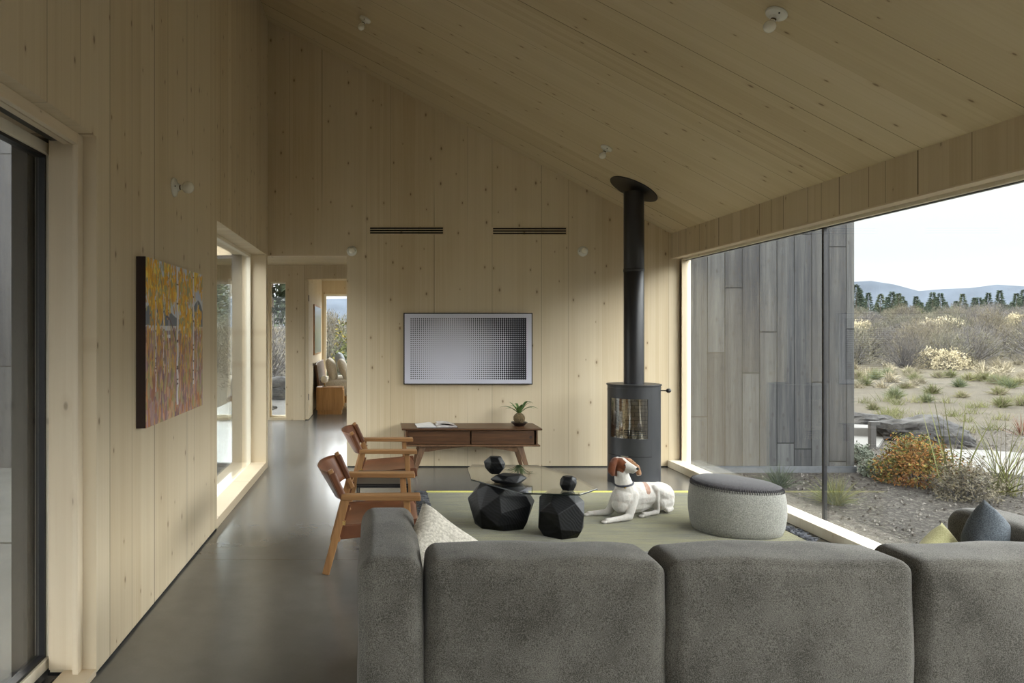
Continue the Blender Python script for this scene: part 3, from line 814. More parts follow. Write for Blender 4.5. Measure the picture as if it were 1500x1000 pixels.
# door: curved panel around the glass
bm = bmesh.new()
D0, D1 = R(-88), R(20)
for a, b, z0, z1 in ((D0, D1, 0.79, 0.885), (D0, D1, 0.265, 0.425), (D0, A0, 0.425, 0.79), (A1, D1, 0.425, 0.79)):
    arc_panel(bm, a, b, RS - 0.004, RS + 0.006, z0, z1)
door = link('door', bm, STV, t, 40)
bm = bmesh.new(); arc_panel(bm, A0 - 0.01, A1 + 0.01, RS - 0.002, RS + 0.003, 0.42, 0.795, 30)
link('door_glass', bm, glass('stove_glass', (0.85, 0.83, 0.78), 0.14, 0.02), door, 60)
bm = bmesh.new()
arc_panel(bm, D1, D1 + 0.02, RS - 0.001, RS + 0.001, 0.265, 0.885, 2); arc_panel(bm, D0, D1 + 0.02, RS - 0.001, RS + 0.001, 0.258, 0.265)
link('door_gap', bm, M['black_gap'], t)
bm = bmesh.new(); arc_panel(bm, R(-46), R(-30), RS, RS + 0.014, 0.258, 0.266, 6)
link('ash_pan_handle', bm, plain('steel_handle', (0.5, 0.5, 0.5), 0.25, metal=1), t)
s = NT('firebrick'); xx = s.sep(s.coords())
br = s.n('ShaderNodeTexBrick'); s.l(s.comb(xx[0], xx[2], 0), br.inputs['Vector']); br.inputs['Scale'].default_value = 7
br.inputs['Color1'].default_value = (0.48, 0.41, 0.28, 1); br.inputs['Color2'].default_value = (0.40, 0.33, 0.22, 1); br.inputs['Mortar'].default_value = (0.16, 0.13, 0.09, 1); br.inputs['Mortar Size'].default_value = 0.015
s.bsdf(br.outputs[0], 0.9)
bm = bmesh.new(); box(bm, -0.13, 0.15, -0.02, 0.12, 0.40, 0.83); box(bm, -0.15, -0.135, -0.15, 0.0, 0.40, 0.83); box(bm, 0.15, 0.165, -0.15, 0.0, 0.40, 0.83); box(bm, -0.16, 0.16, -0.17, 0.12, 0.395, 0.41)
link('firebrick_lining', bm, s.m, t)
bm = bmesh.new()
for z in (0.455, 0.475, 0.495): tube(bm, [P(A0 + (A1 - A0) * k / 10, 0.205, z) for k in range(11)], 0.004, 6)
for k in range(1, 10): a = A0 + (A1 - A0) * k / 10; tube(bm, [P(a, 0.205, 0.41), P(a, 0.205, 0.50)], 0.003, 6)
link('log_guard', bm, M['black_metal'], t)
bm = bmesh.new(); lathe(bm, [(0, 0), (RS + 0.008, 0), (RS + 0.010, 0.003), (RS + 0.010, 0.009), (RS + 0.007, 0.012), (0, 0.012)], (0, 0, HS), 64); link('top_plate', bm, STV, t, 35)
bm = bmesh.new(); tube(bm, [(0.20, -0.115, 0.862), (0.262, -0.14, 0.862)], 0.006, 10); kb = link('door_handle', bm, STV, door, 60)
bm = bmesh.new(); ellipsoid(bm, (0.272, -0.145, 0.862), (0.024, 0.021, 0.021), 3); link('knob', bm, M['black_metal'], door, 180)
ztop = zc(SX)
bm = bmesh.new(); lathe(bm, [(0.0925, HS + 0.012), (0.0925, 1.98), (0.0915, 1.983), (0.0915, 1.989), (0.0925, 1.992), (0.0925, ztop - 0.03)], (0, 0, 0), 48)
ps = link('flue_pipe', bm, STB, t, 35)
bm = bmesh.new(); lathe(bm, [(0.094, 1.975), (0.0955, 1.98), (0.0955, 2.0), (0.094, 2.003)], (0, 0, 0), 48)
link('pipe_band', bm, STB, ps, 35)
q = Vector(nrm).to_track_quat('Z', 'Y').to_matrix().to_4x4()
bm = bmesh.new(); lathe(bm, [(0.0, 0.001), (0.235, 0.001), (0.237, 0.006), (0.235, 0.010), (0.0, 0.012)], (0, 0, ztop), 56, M=q); link('ceiling_collar', bm, STB, t, 35)

# ------------------------------------------------------------------ rug
def mk_rug():
    s = NT('green_wool_rug')
    c = s.coords(); n = s.noise(s.scale(c, (2.2, 24, 1)), 1.0, 5, 0.75); n2 = s.noise(c, 3, 3); n3 = s.noise(c, 300, 2)
    f = s.math('ADD', s.math('MULTIPLY', n, 0.55), s.math('ADD', s.math('MULTIPLY', n2, 0.25), s.math('MULTIPLY', n3, 0.2)))
    s.bsdf(s.ramp(f, [(0.38, (0.040, 0.037, 0.005)), (0.62, (0.155, 0.140, 0.028))]), 0.95, 0.1, normal=s.bump(n3, 0.6, 0.004), Sheen_Weight=0.3)
    return s.m
RX0, RX1, RY0, RY1 = 0.42, 2.86, 2.9, 6.40
rug = thing('area_rug', 'moss green wool rug with a yellow end band under the coffee table', 'rug', (0, 0, 0))
link('pile', BX(RX0, RX1, RY0, RY1, 0.001, 0.014, bev=0.004), mk_rug(), rug)
link('end_band', BX(RX0, RX1, RY1 - 0.001, RY1 + 0.065, 0.001, 0.0145, bev=0.004), fabric('yellow_wool', (0.50, 0.48, 0.06), (0.74, 0.70, 0.14), 150), rug)
FR = fabric('dark_fringe_wool', (0.035, 0.037, 0.045), (0.11, 0.115, 0.13), 120)
rnd = random.Random(9)
for sd, xe in ((-1, RX0), (1, RX1)):
    bm = bmesh.new(); y = RY0
    while y < RY1:
        for _ in range(2):
            x = xe + sd * rnd.uniform(-0.005, 0.01); yy = y + rnd.uniform(-0.02, 0.02); L = rnd.uniform(0.06, 0.12)
            a = rnd.uniform(-0.9, 0.9)
            p = [Vector((x, yy, 0.012))]
            for j in range(3):
                a += rnd.uniform(-0.5, 0.5); p.append(p[-1] + Vector((sd * math.cos(a), math.sin(a), rnd.uniform(-0.1, 0.12))) * L / 3)
            for v in p: v.z = max(0.009, min(0.035, v.z))
            tube(bm, p, [0.006, 0.008, 0.008, 0.006], 5)
        y += 0.019
    link('fringe', bm, FR, rug, 180)

# ------------------------------------------------------------------ ottoman
OT = fabric('light_grey_boucle', (0.14, 0.14, 0.125), (0.28, 0.275, 0.25), 150, 0.6)
OD = fabric('dark_grey_felt', (0.028, 0.026, 0.028), (0.07, 0.066, 0.070), 180, 0.4)
t = thing('ottoman', 'oval pouf with light grey sides and a dark grey felt top', 'ottoman', (2.50, 5.17, 0.014), R(-20))
def oval(prof, sx, sy, tilt):
    bm = bmesh.new(); lathe(bm, prof, (0, 0, 0), 64)
    for v in bm.verts:
        r = math.hypot(v.co.x, v.co.y); a = math.atan2(v.co.y, v.co.x)
        k = 1 + 0.05 * math.cos(2 * a + 0.6) + 0.035 * math.cos(3 * a)
        v.co.z += tilt * v.co.x * (v.co.z / 0.3)
        v.co.x *= sx * k; v.co.y *= sy * k
    return bm
side = [(0, 0), (0.86, 0), (0.92, 0.008), (0.965, 0.05), (1.0, 0.13), (1.005, 0.19), (0.985, 0.26), (0.945, 0.315)]
link('side', oval(side + [(0.93, 0.32), (0, 0.32)], 0.300, 0.275, -0.012), OT, t, 60)
link('seat_pad', oval([(0, 0.318), (0.93, 0.318), (0.938, 0.324), (0.90, 0.338), (0.78, 0.352), (0.5, 0.362), (0.2, 0.366), (0, 0.367)], 0.300, 0.275, -0.012), OD, t, 60)
bm = bmesh.new()
for k in range(110):
    a = 2 * PI * k / 110; kk = 1 + 0.05 * math.cos(2 * a + 0.6) + 0.035 * math.cos(3 * a)
    def q_(r, z): return (r * math.cos(a) * 0.300 * kk, r * math.sin(a) * 0.275 * kk, z - 0.012 * r * math.cos(a) * (z / 0.3))
    tube(bm, [q_(0.958, 0.306), q_(0.948, 0.322), q_(0.915, 0.337)], 0.0022, 5)
link('stitching', bm, OD, t)

# ------------------------------------------------------------------ coffee table: faceted blackened blocks and a glass slab
def mk_charred():
    s = NT('blackened_carved_wood')
    c = s.coords()
    w = s.n('ShaderNodeTexWave', wave_type='BANDS', bands_direction='DIAGONAL'); s.l(c, w.inputs['Vector'])
    w.inputs['Scale'].default_value = 22; w.inputs['Distortion'].default_value = 7; w.inputs['Detail'].default_value = 2; w.inputs['Detail Scale'].default_value = 0.6
    s.bsdf(s.ramp(w.outputs['Fac'], [(0.2, (0.002, 0.0022, 0.0027)), (0.9, (0.006, 0.0064, 0.008))]), 0.5, 0.28, normal=s.bump(w.outputs['Fac'], 0.2, 0.002))
    return s.m
CH = mk_charred()
def rock(name, parent, c, rings, seed, jit=0.08):
    """cut block: convex hull of jittered rings (z, radius x, radius y, points)"""
    rnd = random.Random(seed); bm = bmesh.new()
    for q, (z, rx, ry, n) in enumerate(rings):
        off = rnd.uniform(0, 2 * PI)
        for k in range(n):
            a_ = off + 2 * PI * (k + rnd.uniform(-.22, .22)) / n; j = 1 + rnd.uniform(-jit, jit * 0.5)
            zz = z + (0 if q in (0, len(rings) - 1) else rnd.uniform(-.02, .02) * rx / 0.2)
            bm.verts.new((c[0] + rx * math.cos(a_) * j, c[1] + ry * math.sin(a_) * j, zz))
    bmesh.ops.convex_hull(bm, input=bm.verts[:])
    for v in [v for v in bm.verts if not v.link_faces]: bm.verts.remove(v)
    bmesh.ops.dissolve_limit(bm, angle_limit=R(12), verts=bm.verts[:], edges=bm.edges[:])
    bmesh.ops.bevel(bm, geom=bm.edges[:], offset=0.003, segments=1, affect='EDGES')
    bmesh.ops.recalc_face_normals(bm, faces=bm.faces[:])
    return link(name, bm, CH, parent)
GZ = 0.325
t = thing('coffee_table', 'low coffee table of two faceted black wood blocks piercing a glass slab', 'table', (0, 0, 0))
rock('block_base', t, (0.885, 5.30), [(0.0145, 0.185, 0.165, 7), (0.06, 0.215, 0.20, 6), (0.17, 0.240, 0.215, 7), (0.27, 0.205, 0.19, 6), (GZ - 0.003, 0.15, 0.14, 6)], 11)
rock('block_base', t, (1.250, 5.04), [(0.0145, 0.120, 0.115, 6), (0.08, 0.160, 0.150, 6), (0.18, 0.185, 0.165, 6), (0.26, 0.155, 0.14, 6), (GZ - 0.003, 0.085, 0.08, 6)], 25)
rock('block_cap', t, (0.93, 5.25), [(GZ + 0.0105, 0.10, 0.08, 6), (GZ + 0.035, 0.135, 0.11, 6), (GZ + 0.066, 0.095, 0.075, 5)], 8)
rock('block_knob', t, (0.835, 5.27), [(GZ + 0.067, 0.035, 0.035, 5), (GZ + 0.105, 0.072, 0.07, 5), (GZ + 0.15, 0.080, 0.075, 6), (GZ + 0.19, 0.045, 0.042, 5)], 3)
rock('block_knob', t, (1.285, 4.99), [(GZ + 0.0105, 0.040, 0.04, 5), (GZ + 0.05, 0.062, 0.06, 6), (GZ + 0.085, 0.058, 0.055, 5), (GZ + 0.105, 0.035, 0.032, 5)], 14)
bm = bmesh.new()
gp = [(0.675, 5.36), (0.96, 4.90), (1.33, 4.86), (1.50, 5.04), (1.46, 5.55), (1.28, 5.93), (0.76, 5.96), (0.70, 5.80)]
prism(bm, gp, 'Z', GZ, GZ + 0.010)
bmesh.ops.bevel(bm, geom=bm.edges[:], offset=0.002, segments=1, affect='EDGES')
gt = link('glass_top', bm, [glass('table_glass', (0.90, 0.92, 0.91), 0.035), plain('dark_glass_edge', (0.01, 0.015, 0.014), 0.15)], t)
for p_ in gt.data.polygons: p_.material_index = 0 if abs(p_.normal.z) > 0.9 else 1

# ------------------------------------------------------------------ leather and oak armchairs
OAK = hardwood('oiled_oak', (0.20, 0.095, 0.033), (0.36, 0.19, 0.075), 'X', 0.7, 0.4)
OAKV = hardwood('oiled_oak_upright', (0.20, 0.095, 0.033), (0.36, 0.19, 0.075), 'Z', 0.7, 0.4)
def mk_leather():
    s = NT('saddle_leather'); c = s.coords(); n = s.noise(c, 5, 4); n2 = s.noise(c, 160, 3)
    s.bsdf(s.ramp(n, [(0.3, (0.085, 0.030, 0.012)), (0.7, (0.165, 0.060, 0.024))]), 0.38, 0.45, normal=s.bump(n2, 0.12, 0.002)); return s.m
LTH = mk_leather(); BRASS = plain('brass', (0.55, 0.38, 0.14), 0.3, metal=1)
def sheet(bm, fn, nu, nv, th=0.004):
    top = [[bm.verts.new(fn(i / nu, j / nv)) for j in range(nv + 1)] for i in range(nu + 1)]
    fs = [bm.faces.new((top[i][j], top[i + 1][j], top[i + 1][j + 1], top[i][j + 1])) for i in range(nu) for j in range(nv)]
    bmesh.ops.recalc_face_normals(bm, faces=fs)
    bmesh.ops.solidify(bm, geom=fs, thickness=th)
def armchair(loc, rz, label):
    t = thing('armchair', label, 'chair', loc, rz)
    hw = 0.335
    for s in (-1, 1):
        bm = bmesh.new(); box(bm, -0.195, 0.265, s * hw - 0.052, s * hw + 0.052, 0.432, 0.462, 0.006, 3)
        for v in bm.verts:           # the arm narrows towards the back
            f = max(0, (0.0 - v.co.x) / 0.2); v.co.y = s * hw + (v.co.y - s * hw) * (1 - 0.45 * min(1, f))
        link('armrest', bm, OAK, t)
        bm = bmesh.new(); beam(bm, (-0.285, s * (hw + 0.012), 0.0), (-0.165, s * hw, 0.445), 0.03, 0.042, up=(1, 0, 0), bev=0.005, w1=0.032, h1=0.046, ); link('leg', bm, OAKV, t)
        bm = bmesh.new(); beam(bm, (0.205, s * hw, 0.0), (0.185, s * hw, 0.434), 0.036, 0.040, up=(1, 0, 0), bev=0.005); link('leg', bm, OAKV, t)
        bm = bmesh.new(); beam(bm, (-0.150, s * (hw - 0.02), 0.36), (-0.262, s * (hw - 0.02), 0.600), 0.026, 0.030, up=(1, 0, 0), bev=0.006); p = link('back_post', bm, OAKV, t)
        bm = bmesh.new(); ellipsoid(bm, (-0.262 + 0.012, s * (hw - 0.02), 0.583), (0.006, 0.006, 0.006), 1); link('rivet', bm, BRASS, p, 180)
        # seat rail wrapped in leather
        bm = bmesh.new(); beam(bm, (-0.225, s * 0.29, 0.225), (0.27, s * 0.29, 0.275), 0.016, 0.085, bev=0.006, h1=0.07); link('leather_side', bm, LTH, t)
        bm = bmesh.new(); beam(bm, (-0.215, s * (hw - 0.005), 0.20), (-0.150, s * (hw - 0.005), 0.40), 0.006, 0.022, up=(1, 0, 0), bev=0.001); st = link('strap', bm, LTH, t)
        bm = bmesh.new(); box(bm, -0.188, -0.170, s * hw - 0.02, s * hw + 0.02, 0.285, 0.31, 0.002); link('buckle', bm, BRASS, st)
    for x, z in ((0.195, 0.25), (-0.215, 0.20)):
        bm = bmesh.new(); beam(bm, (x, -hw, z), (x, hw, z), 0.028, 0.034, bev=0.004); link('stretcher', bm, OAKV, t)
    bm = bmesh.new()
    def seat(u, v):
        x = -0.215 + 0.485 * u; y = (v - 0.5) * 0.585; sg = 1 - (2 * v - 1) ** 2
        return (x, y, 0.268 + 0.042 * u - 0.045 * sg * (0.5 + 0.5 * math.sin(PI * u)) - (0.05 * max(0, u - 0.93) / 0.07))
    sheet(bm, seat, 20, 16); link('leather_seat', bm, LTH, t, 180)
    bm = bmesh.new()
    def back(u, v):
        y = (u - 0.5) * 2 * (hw - 0.018); sg = max(0.0, 1 - abs(2 * u - 1) ** 2.6); z = 0.425 + 0.158 * v
        x = -0.150 - 0.112 * ((z - 0.36) / 0.24) - 0.018 - sg * (0.055 + 0.03 * v); return (x, y, z - 0.01 * sg * (1 - v))
    sheet(bm, back, 30, 8, 0.005); link('leather_back', bm, LTH, t, 180)
    for s in (-1, 1):
        bm = bmesh.new(); beam(bm, (-0.178, s * (hw - 0.02), 0.425), (-0.250, s * (hw - 0.02), 0.582), 0.034, 0.04, up=(1, 0, 0), bev=0.01); link('leather_sleeve', bm, LTH, t)
    return t
armchair((-0.02, 4.62, 0.0), R(0), 'oak armchair in tan saddle leather, nearest the sofa end')
armchair((0.045, 6.25, 0.0), R(0), 'oak armchair in tan saddle leather standing nearer the console')
# low black side table between them
t = thing('side_table', 'low black metal side table between the two leather armchairs', 'table', (0.03, 5.50, 0))
BM_ = plain('blackened_steel', (0.008, 0.008, 0.009), 0.35)
bm = bmesh.new(); box(bm, -0.185, 0.185, -0.22, 0.30, 0.305, 0.317, 0.002); link('table_top', bm, BM_, t)
bm = bmesh.new()
for z in (0.296,):
    for a, b in (((-.18, -.215), (.18, -.215)), ((.18, -.215), (.18, .295)), ((.18, .295), (-.18, .295)), ((-.18, .295), (-.18, -.215))): beam(bm, (*a, z), (*b, z), 0.010, 0.014, bev=0)
link('frame', bm, BM_, t)
for x in (-.18, .18):
    for y in (-.215, .295):
        bm = bmesh.new(); beam(bm, (x, y, 0), (x, y, 0.30), 0.010, 0.010, up=(1, 0, 0), bev=0); link('leg', bm, BM_, t)

# ------------------------------------------------------------------ sofa and cushions
SOFA = fabric('grey_wool_upholstery', (0.050, 0.046, 0.038), (0.180, 0.169, 0.147), 300, 0.5, big=0.4)
t = thing('sofa', 'large grey wool sofa seen from behind in the foreground', 'sofa', (0, 0, 0))
def cushion(name, x0, x1, y0, y1, z0, z1, r, cuts=14, puff=0.012, wob=0.006, seed=0):
    bm = bmesh.new(); soft_box(bm, ((x0 + x1) / 2, (y0 + y1) / 2, (z0 + z1) / 2), (x1 - x0, y1 - y0, z1 - z0), r, cuts, puff, wob, seed)
    return link(name, bm, SOFA, t, 180)
xs = [0.155, 0.955, 1.775, 2.655]
for k in range(3):
    c = cushion('back_cushion', xs[k] + 0.008, xs[k + 1] - 0.008, 2.42, 2.68, 0.10, 0.640, 0.040, 34, 0.016, 0.013, k * 7)
cushion('arm', -0.065, 0.150, 2.41, 3.20, 0.10, 0.650, 0.052, 32, 0.012, 0.008, 31)
cushion('arm', 2.42, 2.66, 2.69, 3.18, 0.10, 0.652, 0.065, 20, 0.010, 0.008, 47)
sx_ = [0.155, 0.91, 1.665, 2.415]
for k in range(3): cushion('seat_cushion', sx_[k] + 0.003, sx_[k + 1] - 0.003, 2.69, 3.34, 0.20, 0.42, 0.05, 14, 0.012, 0.005, 60 + k)
link('base', BX(0.02, 2.60, 2.47, 3.26, 0.045, 0.20, bev=0.01), SOFA, t)
for x in (0.08, 2.54):
    for y in (2.53, 3.20):
        bm = bmesh.new(); lathe(bm, [(0.02, 0.0), (0.025, 0.05)], (x, y, 0), 16); link('leg', bm, M['black_metal'], t)
link('seam', BX(xs[0] + 0.03, xs[1] - 0.03, 2.4085, 2.4105, 0.583, 0.585), SOFA, t)

def pillow(name, w, h, th, mat, M4, label, n=22, seed=0, crease=0.0):
    bm = bmesh.new()
    for sgn in (1, -1):
        g = []
        for i in range(n + 1):
            row = []
            for j in range(n + 1):
                u = 2 * i / n - 1; v = 2 * j / n - 1
                prof = max(0.0, (1 - u ** 4) * (1 - v ** 4)) ** 0.55
                # edges bow inwards between the pointed corners
                x = u * w / 2 * (1 - 0.10 * (1 - v * v) * abs(u) ** 2); y = v * h / 2 * (1 - 0.10 * (1 - u * u) * abs(v) ** 2)
                nz_ = mnoise.noise(Vector((x * 6 + seed, y * 6, sgn))) * 0.022 * prof
                z = sgn * th / 2 * prof + nz_ - crease * math.exp(-(u / 0.12) ** 2) * prof * (1 if sgn > 0 else -1)
                row.append(bm.verts.new((x, y, z)))
            g.append(row)
        for i in range(n):
            for j in range(n): bm.faces.new((g[i][j], g[i + 1][j], g[i + 1][j + 1], g[i][j + 1]))
    bmesh.ops.remove_doubles(bm, verts=bm.verts[:], dist=0.0006)
    bmesh.ops.recalc_face_normals(bm, faces=bm.faces[:])
    o = link(name, bm, mat, None, 180); o.matrix_world = M4
    return tag(o, label, 'cushion')
def TR(loc, ex, ez_):
    """frame: local x -> ex, local z (thickness) -> ez"""
    ex = Vector(ex).normalized(); ez_ = Vector(ez_).normalized(); ey = ez_.cross(ex).normalized(); ez_ = ex.cross(ey).normalized()
    m = Matrix((ex, ey, ez_)).transposed().to_4x4(); m.translation = Vector(loc); return m
CRM = fabric('cream_boucle', (0.46, 0.43, 0.36), (0.72, 0.68, 0.60), 90, 0.9)
pillow('throw_pillow', 0.37, 0.37, 0.13, CRM, TR((0.255, 2.87, 0.51), (0.80, -0.05, -0.60), (0.42, -0.63, 0.62)), 'cream boucle cushion leaning in the left corner of the sofa', seed=3)
BLU = fabric('slate_blue_linen', (0.055, 0.065, 0.078), (0.145, 0.165, 0.185), 260, 0.4)
pillow('throw_pillow', 0.35, 0.35, 0.16, BLU, TR((2.405, 2.90, 0.495), (0.52, 0.45, 0.72), (0.62, -0.72, 0.12)), 'slate blue cushion standing on its corner at the right of the sofa', seed=8, crease=0.02)
YEL = fabric('pale_yellow_linen', (0.44, 0.42, 0.20), (0.66, 0.63, 0.36), 240, 0.3)
pillow('throw_pillow', 0.25, 0.25, 0.11, YEL, TR((2.25, 2.95, 0.465), (0.75, 0.35, 0.36), (0.40, -0.8, 0.25)), 'pale yellow cushion tucked beside the slate blue one', seed=5)

# ------------------------------------------------------------------ bedroom things
BW = hardwood('honey_oak', (0.34, 0.17, 0.055), (0.52, 0.29, 0.11), 'Z', 0.8, 0.45)
t = thing('nightstand', 'small honey oak nightstand seen through the bedroom door', 'nightstand', (-0.835, 12.8, 0))
bm = bmesh.new(); box(bm, -0.225, 0.225, -0.20, 0.20, 0.075, 0.465, 0.004); link('body', bm, BW, t)
bm = bmesh.new(); box(bm, -0.205, 0.205, -0.18, 0.18, 0.0, 0.075); link('plinth', bm, BW, t)
bm = bmesh.new(); box(bm, 0.226, 0.24, -0.18, 0.18, 0.12, 0.42, 0.002); link('drawer', bm, BW, t)
t = thing('table_lamp', 'small white globe lamp on the nightstand', 'lamp', (-0.93, 12.76, 0.465))
bm = bmesh.new(); lathe(bm, [(0, 0), (0.04, 0), (0.042, 0.008), (0.015, 0.02), (0.014, 0.06), (0, 0.06)], (0.0, 0, 0), 20); link('base', bm, plain('aged_brass', (0.22, 0.14, 0.06), 0.35, metal=0.8), t, 40)
bm = bmesh.new(); ellipsoid(bm, (0.0, 0, 0.125), (0.068, 0.068, 0.068), 3); link('globe', bm, plain('white_glass_globe', (0.75, 0.72, 0.64), 0.2), t, 180)
t = thing('bed', 'bed with a wooden headboard and cream covers in the far bedroom', 'bed', (0, 0, 0))
LIN = fabric('cream_bed_linen', (0.68, 0.63, 0.53), (0.84, 0.80, 0.71), 60, 0.3)
bm = bmesh.new(); soft_box(bm, (0.05, 14.0, 0.40), (2.05, 1.55, 0.30), 0.07, 12, 0.01, 0.008, 3); link('mattress', bm, LIN, t, 180)
bm = bmesh.new(); box(bm, -1.02, 1.1, 13.2, 14.8, 0.14, 0.26, 0.01); link('frame', bm, BW, t)
bm = bmesh.new(); beam(bm, (-1.02, 14.0, 0.10), (-1.12, 14.0, 0.86), 1.66, 0.035, up=(1, 0, 0), bev=0.006); link('headboard', bm, hardwood('dark_headboard', (0.10, 0.045, 0.02), (0.2, 0.1, 0.045), 'Y'), t)
for x in (-0.95, 1.05):
    for y in (13.26, 14.74):
        bm = bmesh.new(); box(bm, x - 0.03, x + 0.03, y - 0.03, y + 0.03, 0, 0.15); link('leg', bm, BW, t)
for (x, y, z, e, lab, mt) in ((-0.86, 13.62, 0.72, 0.28, 'cream bed pillow against the headboard', LIN), (-0.62, 13.62, 0.715, 0.5, 'cream bed pillow leaning in front of another on the bed', LIN),
                          (-0.72, 14.35, 0.80, 0.3, 'grey blue pillow at the far side of the bed', fabric('pale_grey_blue', (0.35, 0.4, 0.46), (0.5, 0.55, 0.6), 100)), (-0.36, 14.0, 0.72, 0.5, 'mustard yellow pillow on the bed, half hidden by the wall', fabric('mustard', (0.55, 0.33, 0.06), (0.7, 0.45, 0.1), 100))):
    pillow('bed_pillow', 0.62, 0.46, 0.17, mt, TR((x, y, z), (0, 1, 0), (1, 0, e)), lab, 14, x * 9)
t = thing('wall_picture', 'framed pale picture on the bedroom wall behind the open door', 'picture', (-1.17, 12.98, 1.0))
bm = bmesh.new(); box(bm, 0, 0.05, 0, 1.45, 0, 0.90, 0.002); link('frame', bm, BW, t)
link('print', BX(0.05, 0.054, 0.03, 1.42, 0.03, 0.87), plain('pale_grey_print', (0.45, 0.5, 0.52), 0.15), t)

# ------------------------------------------------------------------ the dog
def build_dog():
    caps = []
    def cap(*pr):
        for (a, ra), (b, rb) in zip(pr, pr[1:]): caps.append((Vector(a), ra, Vector(b), rb))
    Z = 0.010
    # trunk
    cap(((1.835, 5.525, .155), .088), ((1.93, 5.585, .158), .100), ((2.03, 5.645, .148), .094), ((2.12, 5.70, .150), .082), ((2.205, 5.765, .135), .088))
    cap(((1.875, 5.55, .205), .058), ((2.03, 5.65, .188), .058), ((2.15, 5.72, .170), .060))
    cap(((1.82, 5.51, .11), .072), ((1.95, 5.59, .105), .080), ((2.06, 5.67, .10), .066))
    # neck
    cap(((1.855, 5.535, .205), .078), ((1.832, 5.512, .275), .062), ((1.812, 5.502, .345), .053), ((1.80, 5.50, .395), .046))
    # head
    cap(((1.785, 5.515, .412), .050), ((1.812, 5.487, .415), .048), ((1.835, 5.466, .404), .040), ((1.872, 5.436, .390), .0285), ((1.886, 5.425, .386), .0235))
    cap(((1.83, 5.475, .383), .033), ((1.876, 5.437, .368), .018))
    # ears
    cap(((1.765, 5.488, .440), .022), ((1.737, 5.468, .410), .026), ((1.728, 5.462, .365), .027), ((1.735, 5.458, .345), .018))
    cap(((1.835, 5.520, .440), .020), ((1.885, 5.530, .428), .020), ((1.938, 5.520, .375), .023), ((1.948, 5.512, .335), .016))
    # fore legs
    cap(((1.895, 5.515, .17), .058), ((1.872, 5.462, .085), .036), ((1.850, 5.432, .035), .027), ((1.775, 5.402, .028), .0205), ((1.705, 5.378, .024), .0185), ((1.668, 5.366, .021), .021))
    cap(((1.795, 5.545, .14), .050), ((1.762, 5.575, .065), .034), ((1.742, 5.585, .033), .026), ((1.680, 5.590, .027), .019), ((1.622, 5.588, .022), .0175), ((1.598, 5.585, .021), .020))
    # hind leg (near): haunch, raised knee, shank to hock, foot
    cap(((2.215, 5.755, .125), .094), ((2.155, 5.680, .165), .060), ((2.105, 5.620, .195), .037))
    cap(((2.22, 5.74, .085), .082), ((2.17, 5.69, .075), .060))
    cap(((2.105, 5.620, .195), .036), ((2.112, 5.618, .12), .030), ((2.125, 5.622, .045), .022), ((2.12, 5.61, .024), .020), ((2.05, 5.575, .021), .0165), ((2.00, 5.550, .020), .020))
    # far haunch and stub tail
    cap(((2.255, 5.82, .10), .080), ((2.19, 5.81, .12), .06))
    cap(((2.225, 5.735, .045), .038), ((2.262, 5.70, .032), .022), ((2.215, 5.655, .026), .018))
    # toes
    def toes(c, d, n=4):
        c = Vector(c); d = Vector(d).normalized(); sd = Vector((-d.y, d.x, 0))
        for k in range(n):
            o = (k - 1.5) * 0.011; p = c + sd * o + d * (0.010 + (0.006 if k in (1, 2) else 0))
            caps.append((p, .0085, p + d * 0.010 + Vector((0, 0, -.004)), .0075))
    toes((1.655, 5.362, .015), (-1, -.33, 0)); toes((1.588, 5.583, .015), (-1, -.05, 0)); toes((1.988, 5.544, .014), (-1, -.5, 0))
    bm = bmesh.new()
    for a, ra, b, rb in caps:
        a = a + Vector((0, 0, Z)); b = b + Vector((0, 0, Z))
        d = b - a; n = 6; seg = 14
        if d.length < 1e-5: continue
        u, w = frame_at(d); dn = d.normalized(); rings = []
        prof = [(-math.cos(t) * ra, math.sin(t) * ra) for t in [PI / 2 * k / 4 for k in range(1, 5)]]
        prof += [(d.length + math.sin(t) * rb, math.cos(t) * rb) for t in [PI / 2 * k / 4 for k in range(0, 4)]]
        v0 = bm.verts.new(a - dn * ra); v1 = bm.verts.new(b + dn * rb)
        for z, r in prof:
            rings.append([bm.verts.new(a + dn * z + (u * math.cos(2 * PI * k / seg) + w * math.sin(2 * PI * k / seg)) * r) for k in range(seg)])
        for r0, r1 in zip(rings, rings[1:]):
            for k in range(seg): bm.faces.new((r0[k], r0[(k + 1) % seg], r1[(k + 1) % seg], r1[k]))
        for k in range(seg):
            bm.faces.new((v0, rings[0][(k + 1) % seg], rings[0][k])); bm.faces.new((v1, rings[-1][k], rings[-1][(k + 1) % seg]))
    bmesh.ops.recalc_face_normals(bm, faces=bm.faces[:])
    me = bpy.data.meshes.new('dog_rough'); bm.to_mesh(me); bm.free()
    tmp = bpy.data.objects.new('dog_rough', me); C.objects.link(tmp)
    rm = tmp.modifiers.new('r', 'REMESH'); rm.mode = 'VOXEL'; rm.voxel_size = 0.0042
    sm = tmp.modifiers.new('s', 'SMOOTH'); sm.factor = 0.6; sm.iterations = 7
    dg = bpy.context.evaluated_depsgraph_get()
    m2 = bpy.data.meshes.new_from_object(tmp.evaluated_get(dg))
    bpy.data.objects.remove(tmp)
    n = len(m2.vertices); co = np.empty(n * 3); m2.vertices.foreach_get('co', co); co = co.reshape(-1, 3)
    co[:, 2] = np.maximum(co[:, 2], 0.0145)
    nr = np.empty(n * 3); m2.vertices.foreach_get('normal', nr); nr = nr.reshape(-1, 3)
